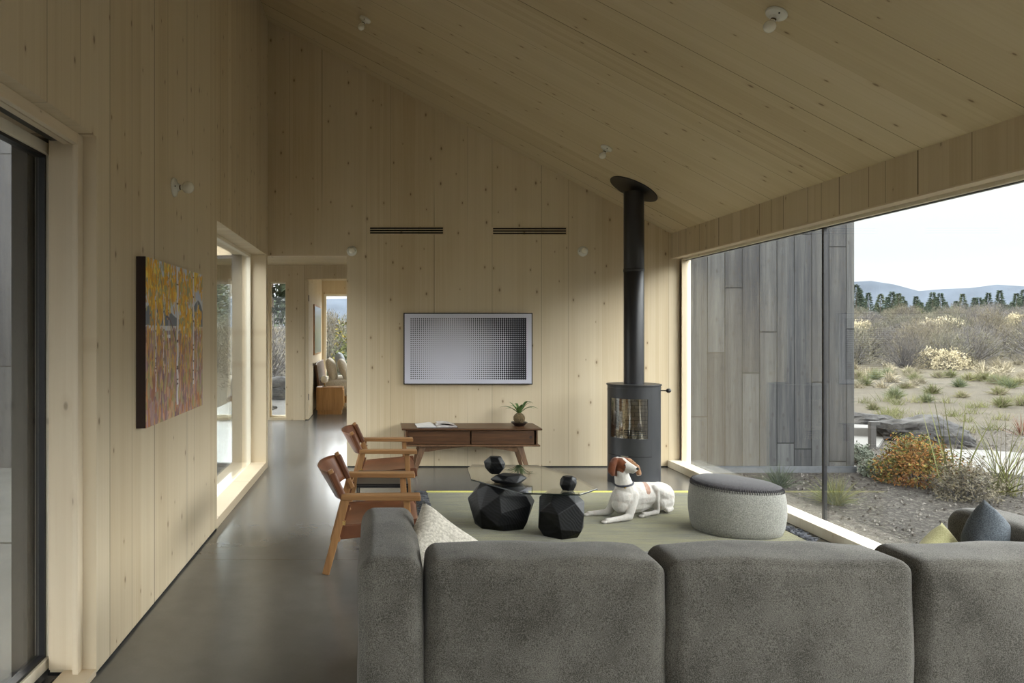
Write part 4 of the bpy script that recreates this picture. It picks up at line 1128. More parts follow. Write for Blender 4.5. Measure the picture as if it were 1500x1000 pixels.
    # fur relief
    for i in range(n):
        p = Vector(co[i]); f = mnoise.noise(Vector((p.x * 60, p.y * 60, p.z * 34))) * 0.0011
        hx = 0.0
        if p.x > 1.89 and 0.33 < p.z < 0.45 and p.y > 5.49: hx = mnoise.noise(Vector((p.x * 160, p.y * 160, p.z * 25))) * 0.007
        co[i] += nr[i] * (f + hx)
    m2.vertices.foreach_set('co', co.ravel())
    white = np.array((0.50, 0.475, 0.44)); brown = np.array((0.15, 0.045, 0.016)); tan = np.array((0.27, 0.14, 0.07))
    col = np.tile(white, (n, 1))
    c = co - np.array((0, 0, Z))
    hc = np.array((1.80, 5.50, .405)); f = np.array((0.742, -0.655, -0.15)); f = f / np.linalg.norm(f)
    side = np.cross(f, (0, 0, 1.0)); side /= np.linalg.norm(side)         # towards the viewer's left of the face
    rel = c - hc; fw = rel @ f; sd = rel @ side; up = rel[:, 2]
    wob = np.array([mnoise.noise(Vector(p * 40)) for p in c])
    def lay(mask, colr, a=1.0): col[mask] = col[mask] * (1 - a) + colr * a
    head = (up > -0.045 + 0.01 * wob) & (c[:, 0] < 1.96)
    inhead = head & (np.linalg.norm(rel, axis=1) < 0.14)
    blaze = (np.abs(sd) < 0.013 + 0.006 * wob + np.clip(fw - 0.02, 0, 1) * 0.30) & (fw > -0.03)
    lay(inhead & ~blaze & (fw < 0.062 + 0.02 * wob), brown)
    nearear = (c[:, 0] < 1.772) & (up > -0.085); lay(nearear & (c[:, 2] > 0.30), brown * 0.75)
    farear = (c[:, 0] > 1.868) & (c[:, 1] > 5.492) & (c[:, 2] > 0.325) & (c[:, 2] < 0.47)
    lay(farear, tan)
    muz = inhead & (fw > 0.05) & (up < -0.015) & (sd < 0); lay(muz, np.array((0.42, 0.32, 0.25)), 0.5)
    pt = (((c[:, 0] - 2.035) / 0.024) ** 2 + ((c[:, 2] - 0.215) / 0.042) ** 2 + 0.25 * wob < 1) & (c[:, 1] < 5.66); lay(pt, np.array((0.30, 0.14, 0.08)), 0.85)
    lay((wob > 0.36) & (c[:, 2] < 0.3), np.array((0.45, 0.36, 0.30)), 0.35)
    ca = m2.color_attributes.new('coat', 'FLOAT_COLOR', 'POINT')
    ca.data.foreach_set('color', np.concatenate([col, np.ones((n, 1))], 1).astype(np.float32).ravel())
    s = NT('dog_coat'); at = s.n('ShaderNodeAttribute'); at.attribute_name = 'coat'
    ft = s.noise(s.scale(s.coords(), (140, 140, 70)), 1, 3, 0.7)
    g = s.mr(ft, 0.25, 0.75, 0.88, 1.08)
    s.bsdf(s.mix(1.0, at.outputs['Color'], s.comb(g, g, g), 'MULTIPLY'), 0.8, 0.2, normal=s.bump(ft, 0.4, 0.003), Sheen_Weight=0.2)
    d = link_me('dog', m2, s.m, None, 180)
    tag(d, 'brown and white bird dog lying on the green rug, head turned right', 'dog')
    BL = plain('dog_eye_black', (0.008, 0.006, 0.005), 0.12)
    H = Vector(hc) + Vector((0, 0, Z)); F = Vector(f); S = Vector(side)
    bvh = BVHTree.FromObject(d, bpy.context.evaluated_depsgraph_get())
    for sg in (-1, 1):
        o = H + F * 0.0 + S * sg * 0.0 ; dirv = (F * 0.80 + S * sg * 0.52 + Vector((0, 0, 0.22))).normalized()
        hit = bvh.ray_cast(H + dirv * 0.3, -dirv)[0]
        bm = bmesh.new(); ellipsoid(bm, hit - dirv * 0.0025, (0.0068, 0.0068, 0.0068), 2); link('eye', bm, BL, d, 180)
    bm = bmesh.new(); ellipsoid(bm, (1.9025, 5.4085, .392 + Z), (0.0125, 0.0115, 0.0095), 3); link('nose', bm, BL, d, 180)
    bm = bmesh.new()
    pts = []
    a, b = frame_at(Vector((-.15, -.1, 1)))
    cc = Vector((1.8385, 5.518, .262 + Z))
    for k in range(25):
        t_ = 2 * PI * k / 24; pts.append(cc + (a * math.cos(t_) + b * math.sin(t_)) * 0.067)
    tube(bm, pts, 0.0075, 8, cap=False); col_ = link('collar', bm, plain('dark_blue_collar', (0.018, 0.022, 0.035), 0.5), d, 180)
    bm = bmesh.new(); ellipsoid(bm, cc + Vector((-0.012, -0.064, -0.018)), (0.008, 0.004, 0.009), 2); link('tag', bm, BRASS, d, 180)
    return d
build_dog()

# ------------------------------------------------------------------ outside: ground, wing wall, planting
def gz(x, y):
    d = math.hypot(x, y)
    z = -0.10 + 0.036 * max(0.0, min(d, 75) - 18) + 0.003 * max(0, d - 75)
    if d > 9: z += 0.05 * mnoise.noise(Vector((x * 0.25, y * 0.25, 0))) * min(1, (d - 9) / 6)
    return z
def mk_ground():
    s = NT('dry_high_desert_soil'); c = s.coords(); x = s.sep(c)
    d = s.math('SQRT', s.math('ADD', s.math('MULTIPLY', x[0], x[0]), s.math('MULTIPLY', x[1], x[1])))
    fine = s.noise(c, 38, 4, 0.75); big = s.noise(c, 0.55, 4, 0.6); med = s.noise(c, 3.5, 4, 0.65)
    vo = s.n('ShaderNodeTexVoronoi'); s.l(c, vo.inputs['Vector']); vo.inputs['Scale'].default_value = 42
    g1 = s.ramp(s.math('ADD', s.math('MULTIPLY', fine, 0.6), s.math('MULTIPLY', med, 0.4)), [(0.3, (0.014, 0.0125, 0.011)), (0.72, (0.062, 0.055, 0.047))])
    vc = s.sep(vo.outputs['Color'])[0]
    g1 = s.mix(s.math('MULTIPLY', s.math('GREATER_THAN', vc, 0.72), 0.6), g1, (0.095, 0.086, 0.075, 1))
    g2 = s.ramp(s.math('ADD', s.math('MULTIPLY', fine, 0.4), s.math('MULTIPLY', med, 0.6)), [(0.3, (0.034, 0.030, 0.023)), (0.7, (0.084, 0.073, 0.054))])
    g3 = s.ramp(s.math('ADD', s.math('MULTIPLY', med, 0.6), s.math('MULTIPLY', fine, 0.4)), [(0.32, (0.045, 0.039, 0.027)), (0.68, (0.10, 0.087, 0.062))])
    dj = s.math('ADD', d, s.math('MULTIPLY', s.math('SUBTRACT', big, 0.5), 8.0))
    col = s.mix(s.mr(dj, 12.0, 16.5, 0, 1), g1, g2); col = s.mix(s.mr(dj, 23, 27, 0, 1), col, g3)
    s.bsdf(col, 0.95, 0.1, normal=s.bump(s.math('ADD', fine, vo.outputs['Distance']), 0.7, 0.02))
    return s.m
bm = bmesh.new()
rings = [2.6, 4, 5.5, 7, 8.5, 10, 12, 14, 16, 18, 20.5, 23, 26, 30, 35, 41, 48, 56, 65, 75, 95, 130, 180, 260, 420, 800, 1600, 2600]
NS = 96; gr = []
cv = bm.verts.new((0, 0, -0.25))
for r in rings:
    gr.append([bm.verts.new((r * math.cos(2 * PI * k / NS), r * math.sin(2 * PI * k / NS), gz(r * math.cos(2 * PI * k / NS), r * math.sin(2 * PI * k / NS)) - (0.12 if r < 3 else 0))) for k in range(NS)])
for k in range(NS): bm.faces.new((cv, gr[0][k], gr[0][(k + 1) % NS]))
for a, b in zip(gr, gr[1:]):
    for k in range(NS): bm.faces.new((a[k], b[k], b[(k + 1) % NS], a[(k + 1) % NS]))
bmesh.ops.recalc_face_normals(bm, faces=bm.faces[:])
g = struct('ground', bm, mk_ground(), smooth=180)
# forested ridge on the horizon; distance haze is mixed into its base colour
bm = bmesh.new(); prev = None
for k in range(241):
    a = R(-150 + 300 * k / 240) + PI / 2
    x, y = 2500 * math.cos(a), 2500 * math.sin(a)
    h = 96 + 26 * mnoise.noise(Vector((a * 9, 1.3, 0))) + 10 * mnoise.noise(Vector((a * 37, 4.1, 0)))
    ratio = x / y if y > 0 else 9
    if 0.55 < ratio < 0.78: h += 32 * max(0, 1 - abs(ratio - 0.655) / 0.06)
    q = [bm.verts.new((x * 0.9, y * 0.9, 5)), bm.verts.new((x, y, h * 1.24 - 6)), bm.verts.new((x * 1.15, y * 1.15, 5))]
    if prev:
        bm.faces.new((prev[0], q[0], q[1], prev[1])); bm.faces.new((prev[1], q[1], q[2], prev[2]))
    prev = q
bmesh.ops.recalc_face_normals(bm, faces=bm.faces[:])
h = link('hills', bm, plain('forest_haze_tint', (0.068, 0.08, 0.098), 1.0, 0.0, nscale=0.01, namt=0.25), smooth=180); h['kind'] = 'structure'

# the wing of the house: dark boards, plinth
struct('wall_wing_right', BX(3.25, 5.1, YB + 0.22, YB + 0.42, -0.03, 3.4), M['clad'])
struct('trim_13', BX(3.23, 5.12, YB + 0.205, YB + 0.42, -0.25, -0.03), plain('dark_plinth', (0.07, 0.075, 0.082), 0.6, nscale=20))
struct('wall_wing_left', BX(-7.5, -3.1, YB + 0.3, YB + 0.5, -0.1, 3.6), M['clad_dark'])
def mk_patio():
    s = NT('patio_concrete'); c = s.coords(); n = s.noise(c, 3, 6, 0.65)
    s.bsdf(s.ramp(n, [(0.3, (0.05, 0.052, 0.048)), (0.7, (0.09, 0.092, 0.086))]), 0.75, 0.3); return s.m
PAT = mk_patio()
struct('ceiling_added_shade', BX(-8.2, -1.49, -3.4, 4.7, 2.75, 2.95), M['clad_dark'])  # out-of-view roof slab, added to darken what the sliding door shows
struct('patio', BX(-8.0, -1.49, -3.2, 5.1, -0.35, -0.06), PAT)
struct('patio_far', BX(-8.0, -1.49, 5.14, YB + 0.28, -0.35, -0.06), PAT)
def slab(pts, z1, nm='path_slab', lab='', cat='path', th=0.12, mat=None):
    bm = bmesh.new(); prism(bm, pts, 'Z', z1 - th, z1); bmesh.ops.bevel(bm, geom=bm.edges[:], offset=0.01, segments=2, affect='EDGES')
    o = link(nm, bm, mat or PAT2); tag(o, lab, cat); return o
s = NT('pale_path_concrete'); n = s.noise(s.coords(), 5, 5, 0.6); s.bsdf(s.ramp(n, [(0.3, (0.060, 0.058, 0.052)), (0.7, (0.084, 0.081, 0.073))]), 0.8); PAT2 = s.m
slab([(6.15, 8.0), (6.5, 8.75), (7.15, 9.3), (7.62, 9.2), (8.3, 8.6), (9.6, 8.2), (9.4, 7.1), (7.6, 7.15), (6.7, 7.45)], -0.065, lab='pale curved concrete path slab behind the orange shrub')
slab([(5.4, 9.55), (6.45, 9.5), (7.0, 10.2), (7.35, 10.7), (7.2, 11.1), (5.8, 11.2)], -0.07, lab='pale concrete path slab beside the corner of the dark board wall')
o = slab([(6.75, 10.55), (7.22, 10.45), (7.35, 10.85), (6.95, 11.0)], 0.04, 'stone_step', 'small pale stone block with mossy side by the path', 'step', 0.2)

# vegetation -----------------------------------------------------------
class MB:
    def __init__(s): s.v = []; s.f = []; s.m = []
    def ribbon(s, p, d, L, w, droop=0.3, n=3, mi=0, tw=None):
        p = Vector(p); d = Vector(d).normalized()
        sd = d.cross(Vector((0, 0, 1)))
        if sd.length < 1e-3: sd = Vector((1, 0, 0))
        sd.normalize()
        if tw is not None: sd = (sd * math.cos(tw) + d.cross(sd) * math.sin(tw))
        b = len(s.v); c = p.copy(); dd = d.copy()
        for i in range(n + 1):
            ww = w * (1 - i / n) ** 0.7
            if i < n: s.v.append(tuple(c - sd * ww / 2)); s.v.append(tuple(c + sd * ww / 2))
            else: s.v.append(tuple(c))
            c = c + dd * L / n; dd = (dd + Vector((0, 0, -droop / n))).normalized()
        for i in range(n - 1): s.f.append((b + 2 * i, b + 2 * i + 1, b + 2 * i + 3, b + 2 * i + 2)); s.m.append(mi)
        s.f.append((b + 2 * n - 2, b + 2 * n - 1, b + 2 * n)); s.m.append(mi)
    def leaf(s, p, sz, rnd, mi=0, asp=1.6):
        a = Vector((rnd.gauss(0, 1), rnd.gauss(0, 1), rnd.gauss(0, 1))).normalized(); b = a.cross(Vector((rnd.gauss(0, 1), rnd.gauss(0, 1), rnd.gauss(0, 1)))).normalized()
        p = Vector(p); k = len(s.v)
        for q in (p - a * sz * asp, p - b * sz * 0.6, p + a * sz * asp, p + b * sz * 0.6): s.v.append(tuple(q))
        s.f.append((k, k + 1, k + 2, k + 3)); s.m.append(mi)
    def mesh(s, name, mats):
        me = bpy.data.meshes.new(name); me.from_pydata(s.v, [], s.f)
        for m in mats: me.materials.append(m)
        me.polygons.foreach_set('material_index', s.m); return me
def veg(name, cols, rough=0.8, var=0.3, nscale=3):
    cols = [tuple(v * 0.50 for v in c_) for c_ in cols]
    s = NT(name); oi = s.n('ShaderNodeObjectInfo'); n = s.noise(s.coords(), nscale, 3, 0.7)
    f = s.math('ADD', s.math('MULTIPLY', n, 0.65), s.math('MULTIPLY', oi.outputs['Random'], 0.35))
    st = [(0.25, cols[0]), (0.75, cols[-1])] + ([(0.5, cols[1])] if len(cols) > 2 else [])
    s.bsdf(s.ramp(f, st), rough, 0.15); return s.m
V_TW = veg('grey_twig', [(0.09, 0.082, 0.076), (0.145, 0.135, 0.13), (0.20, 0.19, 0.185)])
V_SG = veg('sage_leaf', [(0.115, 0.118, 0.075), (0.17, 0.165, 0.115), (0.225, 0.21, 0.15)])
V_SB = veg('tan_leaf', [(0.17, 0.145, 0.10), (0.235, 0.205, 0.145), (0.29, 0.255, 0.18)])
V_GR = veg('dry_grass', [(0.20, 0.17, 0.11), (0.28, 0.245, 0.165), (0.35, 0.31, 0.21)])
V_GG = veg('green_grass', [(0.12, 0.14, 0.045), (0.20, 0.215, 0.075), (0.30, 0.29, 0.12)])
V_BG = veg('blue_green_grass', [(0.10, 0.135, 0.075), (0.16, 0.195, 0.11), (0.22, 0.25, 0.15)])
V_CR = veg('cream_flower', [(0.60, 0.52, 0.32), (0.78, 0.69, 0.48), (0.90, 0.82, 0.62)])
V_OR = veg('orange_leaf', [(0.22, 0.075, 0.022), (0.33, 0.13, 0.038), (0.38, 0.20, 0.055)], nscale=9)
V_YE = veg('yellow_leaf', [(0.28, 0.22, 0.045), (0.38, 0.31, 0.08)])
V_LG = veg('leaf_green', [(0.08, 0.10, 0.03), (0.16, 0.18, 0.06)])
V_SV = veg('silver_leaf', [(0.20, 0.23, 0.18), (0.32, 0.35, 0.28)])
V_PN = veg('conifer_needles', [(0.045, 0.07, 0.05), (0.075, 0.105, 0.07), (0.13, 0.15, 0.085)])
V_PG = veg('bright_green_needles', [(0.10, 0.15, 0.04), (0.2, 0.26, 0.07)])
V_BK = veg('bark', [(0.10, 0.07, 0.05), (0.18, 0.13, 0.1)])

def sage_mesh(seed, nt=150, leafn=900, R_=0.75, H=1.15, ml=1):
    nt = int(nt * 0.7); leafn = int(leafn * 2.6)
    rnd = random.Random(seed); b = MB()
    for _ in range(nt):
        a = rnd.uniform(0, 2 * PI); e = rnd.uniform(0.25, 1.5)
        d = Vector((math.cos(a) * math.cos(e), math.sin(a) * math.cos(e), math.sin(e)))
        L = rnd.uniform(0.6, 1.05) * (R_ * math.cos(e) + H * math.sin(e))
        b.ribbon((rnd.gauss(0, .08), rnd.gauss(0, .08), 0), d, L, 0.022, -0.35, 4, 0, rnd.uniform(0, 3))
    for _ in range(leafn):
        a = rnd.uniform(0, 2 * PI); e = math.asin(rnd.uniform(0.02, 1)); r = rnd.uniform(0.45, 1.02) ** 0.7
        lump = 1 + 0.25 * math.sin(3 * a + seed) * math.cos(e) + 0.12 * math.sin(7 * a)
        p = Vector((math.cos(a) * math.cos(e) * R_ * r * lump, math.sin(a) * math.cos(e) * R_ * r * lump, math.sin(e) * H * r * (0.85 + 0.15 * lump)))
        up = (p.normalized() + Vector((0, 0, 0.5)) + Vector((rnd.gauss(0, .6), rnd.gauss(0, .6), rnd.gauss(0, .4))))
        b.ribbon(p, up, rnd.uniform(0.05, 0.13), 0.018, 0.0, 2, 1 if rnd.random() < 0.8 else 2, rnd.uniform(0, 3))
    return b.mesh('sagebrush', [V_TW, (V_SG, V_SB, V_TW)[ml - 1], V_SB])
SAGE = [sage_mesh(1, ml=1), sage_mesh(2, 190, 700, 0.85, 1.0, 3), sage_mesh(3, 130, 1000, 0.7, 1.25, 2), sage_mesh(4, 200, 500, 0.8, 1.3, 3), sage_mesh(5, 120, 1100, 0.9, 0.95, 1)]
def put(name, me, x, y, sc, rz, label, cat, group=None, sz=None, z=None):
    o = bpy.data.objects.new(name, me); C.objects.link(o)
    o.location = (x, y, gz(x, y) - 0.01 if z is None else z); o.rotation_euler = (0, 0, rz); o.scale = (sc, sc, sz or sc)
    tag(o, label, cat, group); return o
rnd = random.Random(77)
def scatter(n, r0, r1, q0, q1, mind):
    pts = []; tries = 0
    while len(pts) < n and tries < n * 80:
        tries += 1
        y = r0 + (r1 - r0) * rnd.random() ** 1.35; x = y * rnd.uniform(q0, q1)
        if all((x - a) ** 2 + (y - b) ** 2 > (mind * (0.6 + y / 60)) ** 2 for a, b in pts): pts.append((x, y))
    return pts
for x, y in scatter(165, 23.5, 72, 0.56, 1.08, 1.5):
    k = rnd.randrange(5); put('sagebrush', SAGE[k], x, y, rnd.uniform(0.85, 1.25) * (1 + (y - 24) / 130), rnd.uniform(0, 6), 'grey-brown sagebrush in the dense scrub belt beyond the grass tufts', 'shrub', 'scrub belt seen through the big window')
for x, y in scatter(36, 19, 55, -0.42, 0.05, 2.3):
    k = rnd.randrange(5); put('sagebrush', SAGE[k], x, y, rnd.uniform(1.1, 1.6), rnd.uniform(0, 6), 'tan sagebrush seen through the small far windows at the left', 'shrub', 'scrub seen through the left windows')
def px(x, y, zg=-0.1):
    D = (1.4 - zg) * 1080 / (y - 487); return ((x - 554) / 1080 * D, D)
def bush(seed, n, r, h, mats, wts, sz=0.02, twig=40, name='shrub', hollow=0.35, asp=1.6):
    rnd = random.Random(seed); b = MB()
    for _ in range(twig):
        a = rnd.uniform(0, 2 * PI); e = rnd.uniform(0.3, 1.5); d = Vector((math.cos(a) * math.cos(e), math.sin(a) * math.cos(e), math.sin(e)))
        b.ribbon((rnd.gauss(0, r * .08), rnd.gauss(0, r * .08), 0), d, 0.9 * (r * math.cos(e) + h * math.sin(e)), r * 0.022, 0.05, 4, 0, rnd.uniform(0, 3))
    for _ in range(n):
        a = rnd.uniform(0, 2 * PI); e = math.asin(rnd.uniform(0.0, 1)); rr = rnd.uniform(hollow, 1.0) ** 0.6
        lump = 1 + 0.13 * math.sin(5 * a + seed) + 0.10 * math.sin(9 * e + 4 * a)
        p = (math.cos(a) * math.cos(e) * r * rr * lump, math.sin(a) * math.cos(e) * r * rr * lump, 0.02 + math.sin(e) * h * rr * lump)
        w = rnd.random() + 0.25 * math.sin(3 * a + seed); k = 0
        while k < len(wts) - 1 and w > wts[k]: k += 1
        b.leaf(p, sz * rnd.uniform(0.6, 1.3), rnd, k + 1, asp)
    return b.mesh(name, [V_TW] + mats)
# flowering rabbitbrush
RB = bush(3, 2600, 0.52, 0.6, [V_CR, V_GR], [0.85, 1], 0.022, 60, 'rabbitbrush', 0.6)
X, Y = px(1365, 556); put('rabbitbrush', RB, X, Y, 1.0, 0.3, 'cream flowering rabbitbrush in the middle of the grass field, left clump', 'shrub')
X, Y = px(1392, 558); put('rabbitbrush', RB, X, Y, 1.0, 2.1, 'cream flowering rabbitbrush in the middle of the grass field, right clump', 'shrub')
for i, (q, y) in enumerate(((0.748, 37), (0.771, 39), (0.782, 34), (0.655, 36), (0.865, 44))):
    put('rabbitbrush', RB, q * y, y, 1.3, i * 1.7, 'pale yellow rabbitbrush glimpsed among the sagebrush', 'shrub', 'pale bushes among the sagebrush', z=gz(q * y, y) + 0.35)
# bunch grasses
def tuft(seed, n, L, sp, mats, w=0.012, droop=0.8):
    rnd = random.Random(seed); b = MB()
    for _ in range(n):
        a = rnd.uniform(0, 2 * PI); e = rnd.uniform(0.35, 1.5)
        d = (math.cos(a) * math.cos(e), math.sin(a) * math.cos(e), math.sin(e))
        b.ribbon((rnd.gauss(0, sp * .25), rnd.gauss(0, sp * .25), 0), d, L * rnd.uniform(0.6, 1.1), w, droop * rnd.uniform(0.4, 1.2), 4, 0 if rnd.random() < 0.7 else 1, rnd.uniform(0, 3))
    return b.mesh('grass_tuft', mats)
TF = [tuft(1, 260, 0.26, 0.12, [V_GG, V_GR]), tuft(2, 260, 0.24, 0.13, [V_GR, V_GG]), tuft(3, 260, 0.28, 0.12, [V_BG, V_GG])]
DG = [tuft(7, 150, 0.42, 0.3, [V_GR, V_CR], 0.02, 1.0), tuft(8, 150, 0.36, 0.34, [V_GR, V_SB], 0.02, 1.0)]
tp = [(1266, 573), (1282, 567), (1326, 577), (1340, 570), (1311, 587), (1279, 600), (1366, 583), (1357, 592), (1375, 567), (1392, 567), (1405, 577), (1408, 588), (1442, 572), (1458, 575), (1462, 586), (1468, 599), (1480, 580), (1497, 598), (1490, 577), (1470, 577), (1332, 564), (1418, 571), (1300, 563), (1256, 566), (1530, 590), (1545, 575), (1232, 580)]
for i, (a, b_) in enumerate(tp):
    X, Y = px(a, b_); put('grass_tuft', TF[(i * 2) % 3], X, Y, rnd.uniform(0.75, 1.05) * (0.62 + Y / 34), rnd.uniform(0, 6), 'round yellow-green grass tuft on the bare slope beyond the boulder', 'grass', 'grass tufts on the slope')
for x, y in scatter(140, 18.2, 24, 0.5, 1.1, 0.55):
    if (abs(x / y - 0.775) < 0.035 and y < 23.5): continue
    put('dry_bunch_grass', DG[rnd.randrange(2)], x, y, rnd.uniform(0.5, 0.85), rnd.uniform(0, 6), 'straw coloured bunch grass below the sagebrush', 'grass', 'dry grass band below the sagebrush')
WD = tuft(12, 60, 0.24, 0.35, [V_GG, V_SB], 0.01, 0.2)
for x, y in scatter(46, 11.0, 16, 0.60, 1.0, 0.3):
    put('weed', WD, x, y, rnd.uniform(0.7, 1.1), rnd.uniform(0, 6), 'thin low weed on the gravel behind the boulder', 'weed', 'weeds behind the boulder')
# close planting
X, Y = px(1141, 714); put('fescue_tuft', tuft(21, 330, 0.27, 0.07, [V_BG, V_SV], 0.005, 0.5), X, Y, 1, 0, 'blue-green fescue tuft by the foot of the dark board wall', 'grass')
X, Y = px(1222, 738); put('fescue_tuft', tuft(22, 380, 0.30, 0.10, [V_GG, V_BG], 0.005, 0.7), X, Y, 1, 0, 'bright green fescue tuft right of the window joint', 'grass')
put('orange_shrub', bush(31, 6500, 0.38, 0.44, [V_OR, V_YE, V_LG], [0.55, 0.78, 1], 0.0115, 90, 'orange_shrub', 0.3), 5.36, 7.32, 1, 0, 'orange and yellow autumn shrub beside the pale path', 'shrub')
put('green_shrub', bush(32, 3000, 0.33, 0.42, [V_LG, V_YE], [0.65, 1], 0.011, 60, 'green_shrub', 0.3), 5.98, 8.25, 0.85, 0, 'olive green shrub just behind the orange one', 'shrub')
put('silver_plant', bush(33, 2200, 0.22, 0.20, [V_SV], [1], 0.012, 30, 'silver_plant', 0.4), 5.52, 8.55, 1, 0, 'silvery mounded plant beside the path, at the wall corner', 'plant')
put('silver_plant', bush(34, 1800, 0.17, 0.16, [V_SV, V_BG], [0.8, 1], 0.011, 30, 'silver_plant', 0.4), 5.22, 7.72, 1, 0, 'small silvery plant tight against the wall corner', 'plant')
b = MB(); rr_ = random.Random(41)
for _ in range(110):
    a = rr_.uniform(0, 2 * PI); e = rr_.uniform(0.45, 1.4)
    b.ribbon((rr_.gauss(0, .06), rr_.gauss(0, .06), 0), (math.cos(a) * math.cos(e), math.sin(a) * math.cos(e), math.sin(e)), rr_.uniform(0.45, 0.95), 0.010, rr_.uniform(0.3, 1.2), 6, 0 if rr_.random() < .6 else 1, rr_.uniform(0, 3))
put('tall_grass', b.mesh('tall_grass', [V_GG, V_GR]), 5.80, 6.85, 1, 0, 'tall arching green grass at the right edge of the view', 'grass')
b = MB()
for _ in range(8):
    a = rr_.uniform(0, 2 * PI); e = rr_.uniform(1.2, 1.5)
    b.ribbon((rr_.gauss(0, .08), rr_.gauss(0, .08), 0), (math.cos(a) * math.cos(e), math.sin(a) * math.cos(e), math.sin(e)), rr_.uniform(0.75, 1.0), 0.018, 0.1, 6, 0, rr_.uniform(0, 3))
put('tall_stems', b.mesh('tall_stems', [V_GG]), 5.45, 6.95, 1, 0, 'few upright pale green stems above the dry bush', 'plant')
put('dry_bush', bush(35, 2400, 0.27, 0.36, [V_SB, V_GR], [0.6, 1], 0.010, 110, 'dry_bush', 0.3), 5.28, 6.62, 1, 0, 'straw coloured dry seedy bush above the right cushions', 'shrub')
put('red_weed', tuft(44, 50, 0.35, 0.1, [veg('red_stem', [(0.2, 0.07, 0.05), (0.3, 0.14, 0.09)]), V_SB], 0.014, 0.1), 9.35, 10.7, 1, 0, 'reddish dry weed on the gravel at the right edge', 'weed')
# boulders
def mk_rock():
    s = NT('grey_lava_rock'); c = s.coords(); n = s.noise(s.scale(c, (3, 3, 9)), 1, 6, 0.7); n2 = s.noise(c, 30, 4)
    s.bsdf(s.ramp(s.math('ADD', s.math('MULTIPLY', n, .7), s.math('MULTIPLY', n2, .3)), [(0.40, (0.010, 0.010, 0.011)), (0.66, (0.065, 0.063, 0.060))]), 0.9, 0.2, normal=s.bump(n, 1.0, 0.03)); return s.m
RK = mk_rock()
def boulder(x, y, r, seed, label):
    bm = bmesh.new(); bmesh.ops.create_icosphere(bm, subdivisions=4, radius=1)
    for v in bm.verts:
        d = 1 + 0.30 * mnoise.noise(v.co * 1.3 + Vector((seed, 0, 0))) + 0.12 * mnoise.noise(Vector((v.co.x * 3, v.co.y * 3, v.co.z * 9 + seed)))
        v.co = Vector((v.co.x * r[0] * d, v.co.y * r[1] * d, v.co.z * r[2] * d))
    o = link('boulder', bm, RK, None, 35); o.location = (x, y, gz(x, y) + r[2] * 0.30); tag(o, label, 'rock'); return o
boulder(7.55, 10.2, (0.55, 0.40, 0.27), 3, 'large grey layered boulder behind the orange shrub')
boulder(7.75, 11.9, (0.55, 0.35, 0.17), 9, 'low flat grey boulder behind the path light')
boulder(-2.35, 15.8, (0.75, 0.5, 0.42), 5, 'grey boulder seen through the narrow hall window')
boulder(-2.2, 13.6, (0.4, 0.3, 0.16), 6, 'low dark rock in front of the boulder outside the narrow hall window')
for k, (a, b_, r) in enumerate(((1409, 659, .05), (1418, 655, .07), (1423, 652, .05))):
    X, Y = px(a, b_); o = boulder(X, Y, (r, r, r * .7), 20 + k, ('small pale stone at the tip of the large boulder, front one', 'small pale stone at the tip of the large boulder, middle one', 'small pale stone at the tip of the large boulder, rear one')[k])
# bollard path light
t = thing('path_light', 'dark metal path light with a short arm beside the concrete path', 'lamp', (6.33, 9.45, -0.1))
bm = bmesh.new(); box(bm, -0.035, 0.035, -0.03, 0.03, -0.02, 0.36, 0.004); link('post', bm, plain('weathered_steel', (0.030, 0.028, 0.026), 0.7), t)
bm = bmesh.new(); box(bm, 0.034, 0.085, -0.03, 0.03, 0.315, 0.36, 0.003); link('light_head', bm, plain('weathered_steel_head', (0.030, 0.028, 0.026), 0.7), t)
# gravel
b = MB(); rr_ = random.Random(99)
for _ in range(5200):
    x = rr_.uniform(3.3, 9.5); y = rr_.uniform(3.6, 11.5)
    if x < 5.15 and y > 7.8: continue
    p = Vector((x, y, gz(x, y) + 0.004)); r = rr_.uniform(0.006, 0.02); k = len(b.v)
    for dx, dy, dz in ((1, 0, 0), (-.5, .8, 0), (-.6, -.7, 0), (0, 0, .9)): b.v.append((p.x + dx * r * rr_.uniform(.6, 1.4), p.y + dy * r * rr_.uniform(.6, 1.4), p.z + dz * r))
    mi = 0 if rr_.random() < 0.5 else 1
    for f in ((0, 1, 3), (1, 2, 3), (2, 0, 3)): b.f.append(tuple(k + q for q in f)); b.m.append(mi)
me = b.mesh('gravel', [veg('dark_bark_chip', [(0.05, 0.04, 0.032), (0.12, 0.10, 0.08)]), veg('pale_stone_chip', [(0.2, 0.18, 0.16), (0.38, 0.35, 0.31)])])
o = bpy.data.objects.new('gravel', me); C.objects.link(o); tag(o, 'loose bark chips and stones on the planting bed outside the window', 'gravel', kind='stuff')
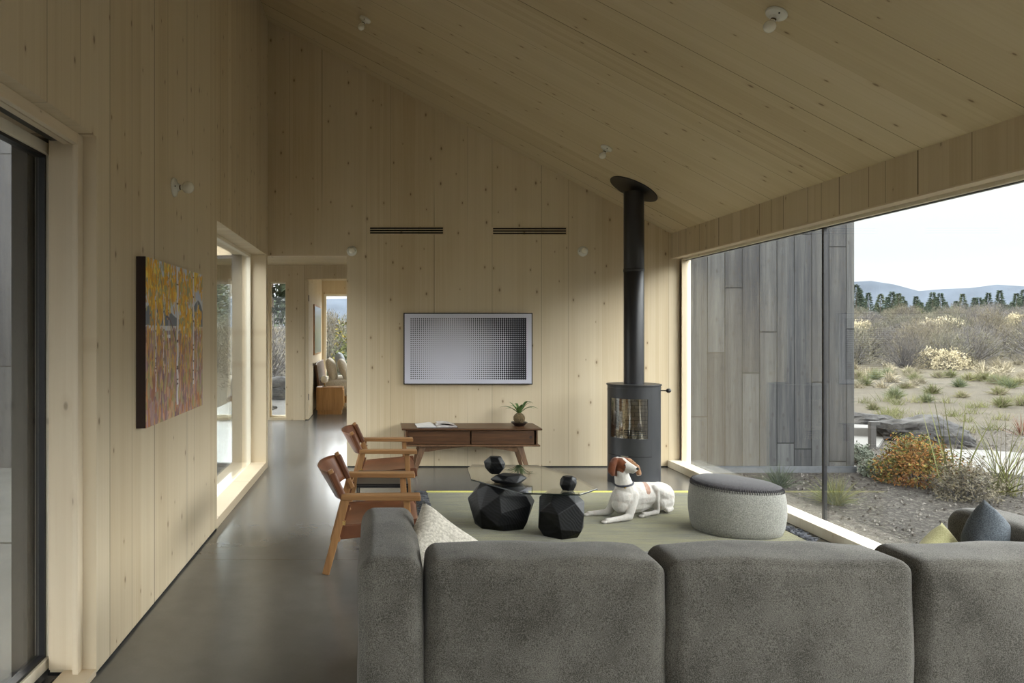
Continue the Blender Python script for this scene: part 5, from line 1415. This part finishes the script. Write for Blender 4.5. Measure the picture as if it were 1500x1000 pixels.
# trees
def conifer(seed, h, r, n, mat, base=0.12, irr=0.12):
    n = int(n * 2.2)
    rnd = random.Random(seed); b = MB()
    b.ribbon((0, 0, 0), (0, 0, 1), h * 0.95, 0.03 * h, 0, 4, 0, 0.0); b.ribbon((0, 0, 0), (0, 0, 1), h * 0.95, 0.03 * h, 0, 4, 0, 1.57)
    for _ in range(n):
        f = rnd.random() ** 1.25; z = h * (base + (1 - base) * f); rr = r * (1 - f) ** 1.0 * (1 + irr * math.sin(z * 5 + seed)) * rnd.uniform(0.3, 1.05) + 0.03 * r
        a = rnd.uniform(0, 2 * PI); p = (rr * math.cos(a), rr * math.sin(a), z - 0.12 * rr)
        b.ribbon(p, (math.cos(a), math.sin(a), 0.25), 0.075 * h * rnd.uniform(0.5, 1.1), 0.028 * h, 0.4, 2, 1, rnd.uniform(0, 3))
    return b.mesh('conifer', [V_BK, mat])
CF = [conifer(1, 1, 0.26, 420, V_PN), conifer(2, 1, 0.32, 420, V_PN, 0.2, 0.2), conifer(3, 1, 0.42, 420, V_PN, 0.08, 0.2), conifer(4, 1, 0.46, 420, V_PG, 0.05, 0.3)]
TP = []
for i in range(2600):
    y = rnd.uniform(88, 210); q = rnd.uniform(0.6, 0.95); k = rnd.choice((0, 0, 1, 1, 2, 2, 3)); hh = rnd.uniform(3.4, 6.6) * (1.0 if k < 2 else 0.66) * (0.4 + 0.6 * y / 135)
    if len(TP) > 230 or any((q * y - a) ** 2 + (y - b_) ** 2 < (0.28 * (hh + c_)) ** 2 for a, b_, c_ in TP): continue
    TP.append((q * y, y, hh))
    put('pine_tree', CF[k], q * y, y, hh, rnd.uniform(0, 6), 'small dark conifer in the far tree line below the hills', 'tree', 'conifers of the far tree line')
TP = []
for i in range(60):
    y = rnd.uniform(60, 140); q = rnd.uniform(-0.35, 0.02)
    if -0.10 < q < -0.02: continue
    if len(TP) > 25 or any((q * y - a) ** 2 + (y - b_) ** 2 < 25 for a, b_ in TP): continue
    TP.append((q * y, y)); put('pine_tree', CF[i % 4], q * y, y, rnd.uniform(5, 8), rnd.uniform(0, 6), 'distant conifer seen through the far left windows', 'tree', 'conifers beyond the left windows')
X = -3.35; put('pine_tree', conifer(9, 1, 0.3, 900, V_PN, 0.25, 0.5), X - 0.4, 26, 6.2, 0, 'tall dark pine seen through the narrow hall window', 'tree')
put('green_shrub', bush(36, 3000, 0.8, 1.8, [V_LG, V_YE], [0.85, 1], 0.04, 50, 'green_shrub', 0.3), -0.55, 20.5, 1, 0, 'big yellow-green shrub outside the bedroom window', 'shrub')
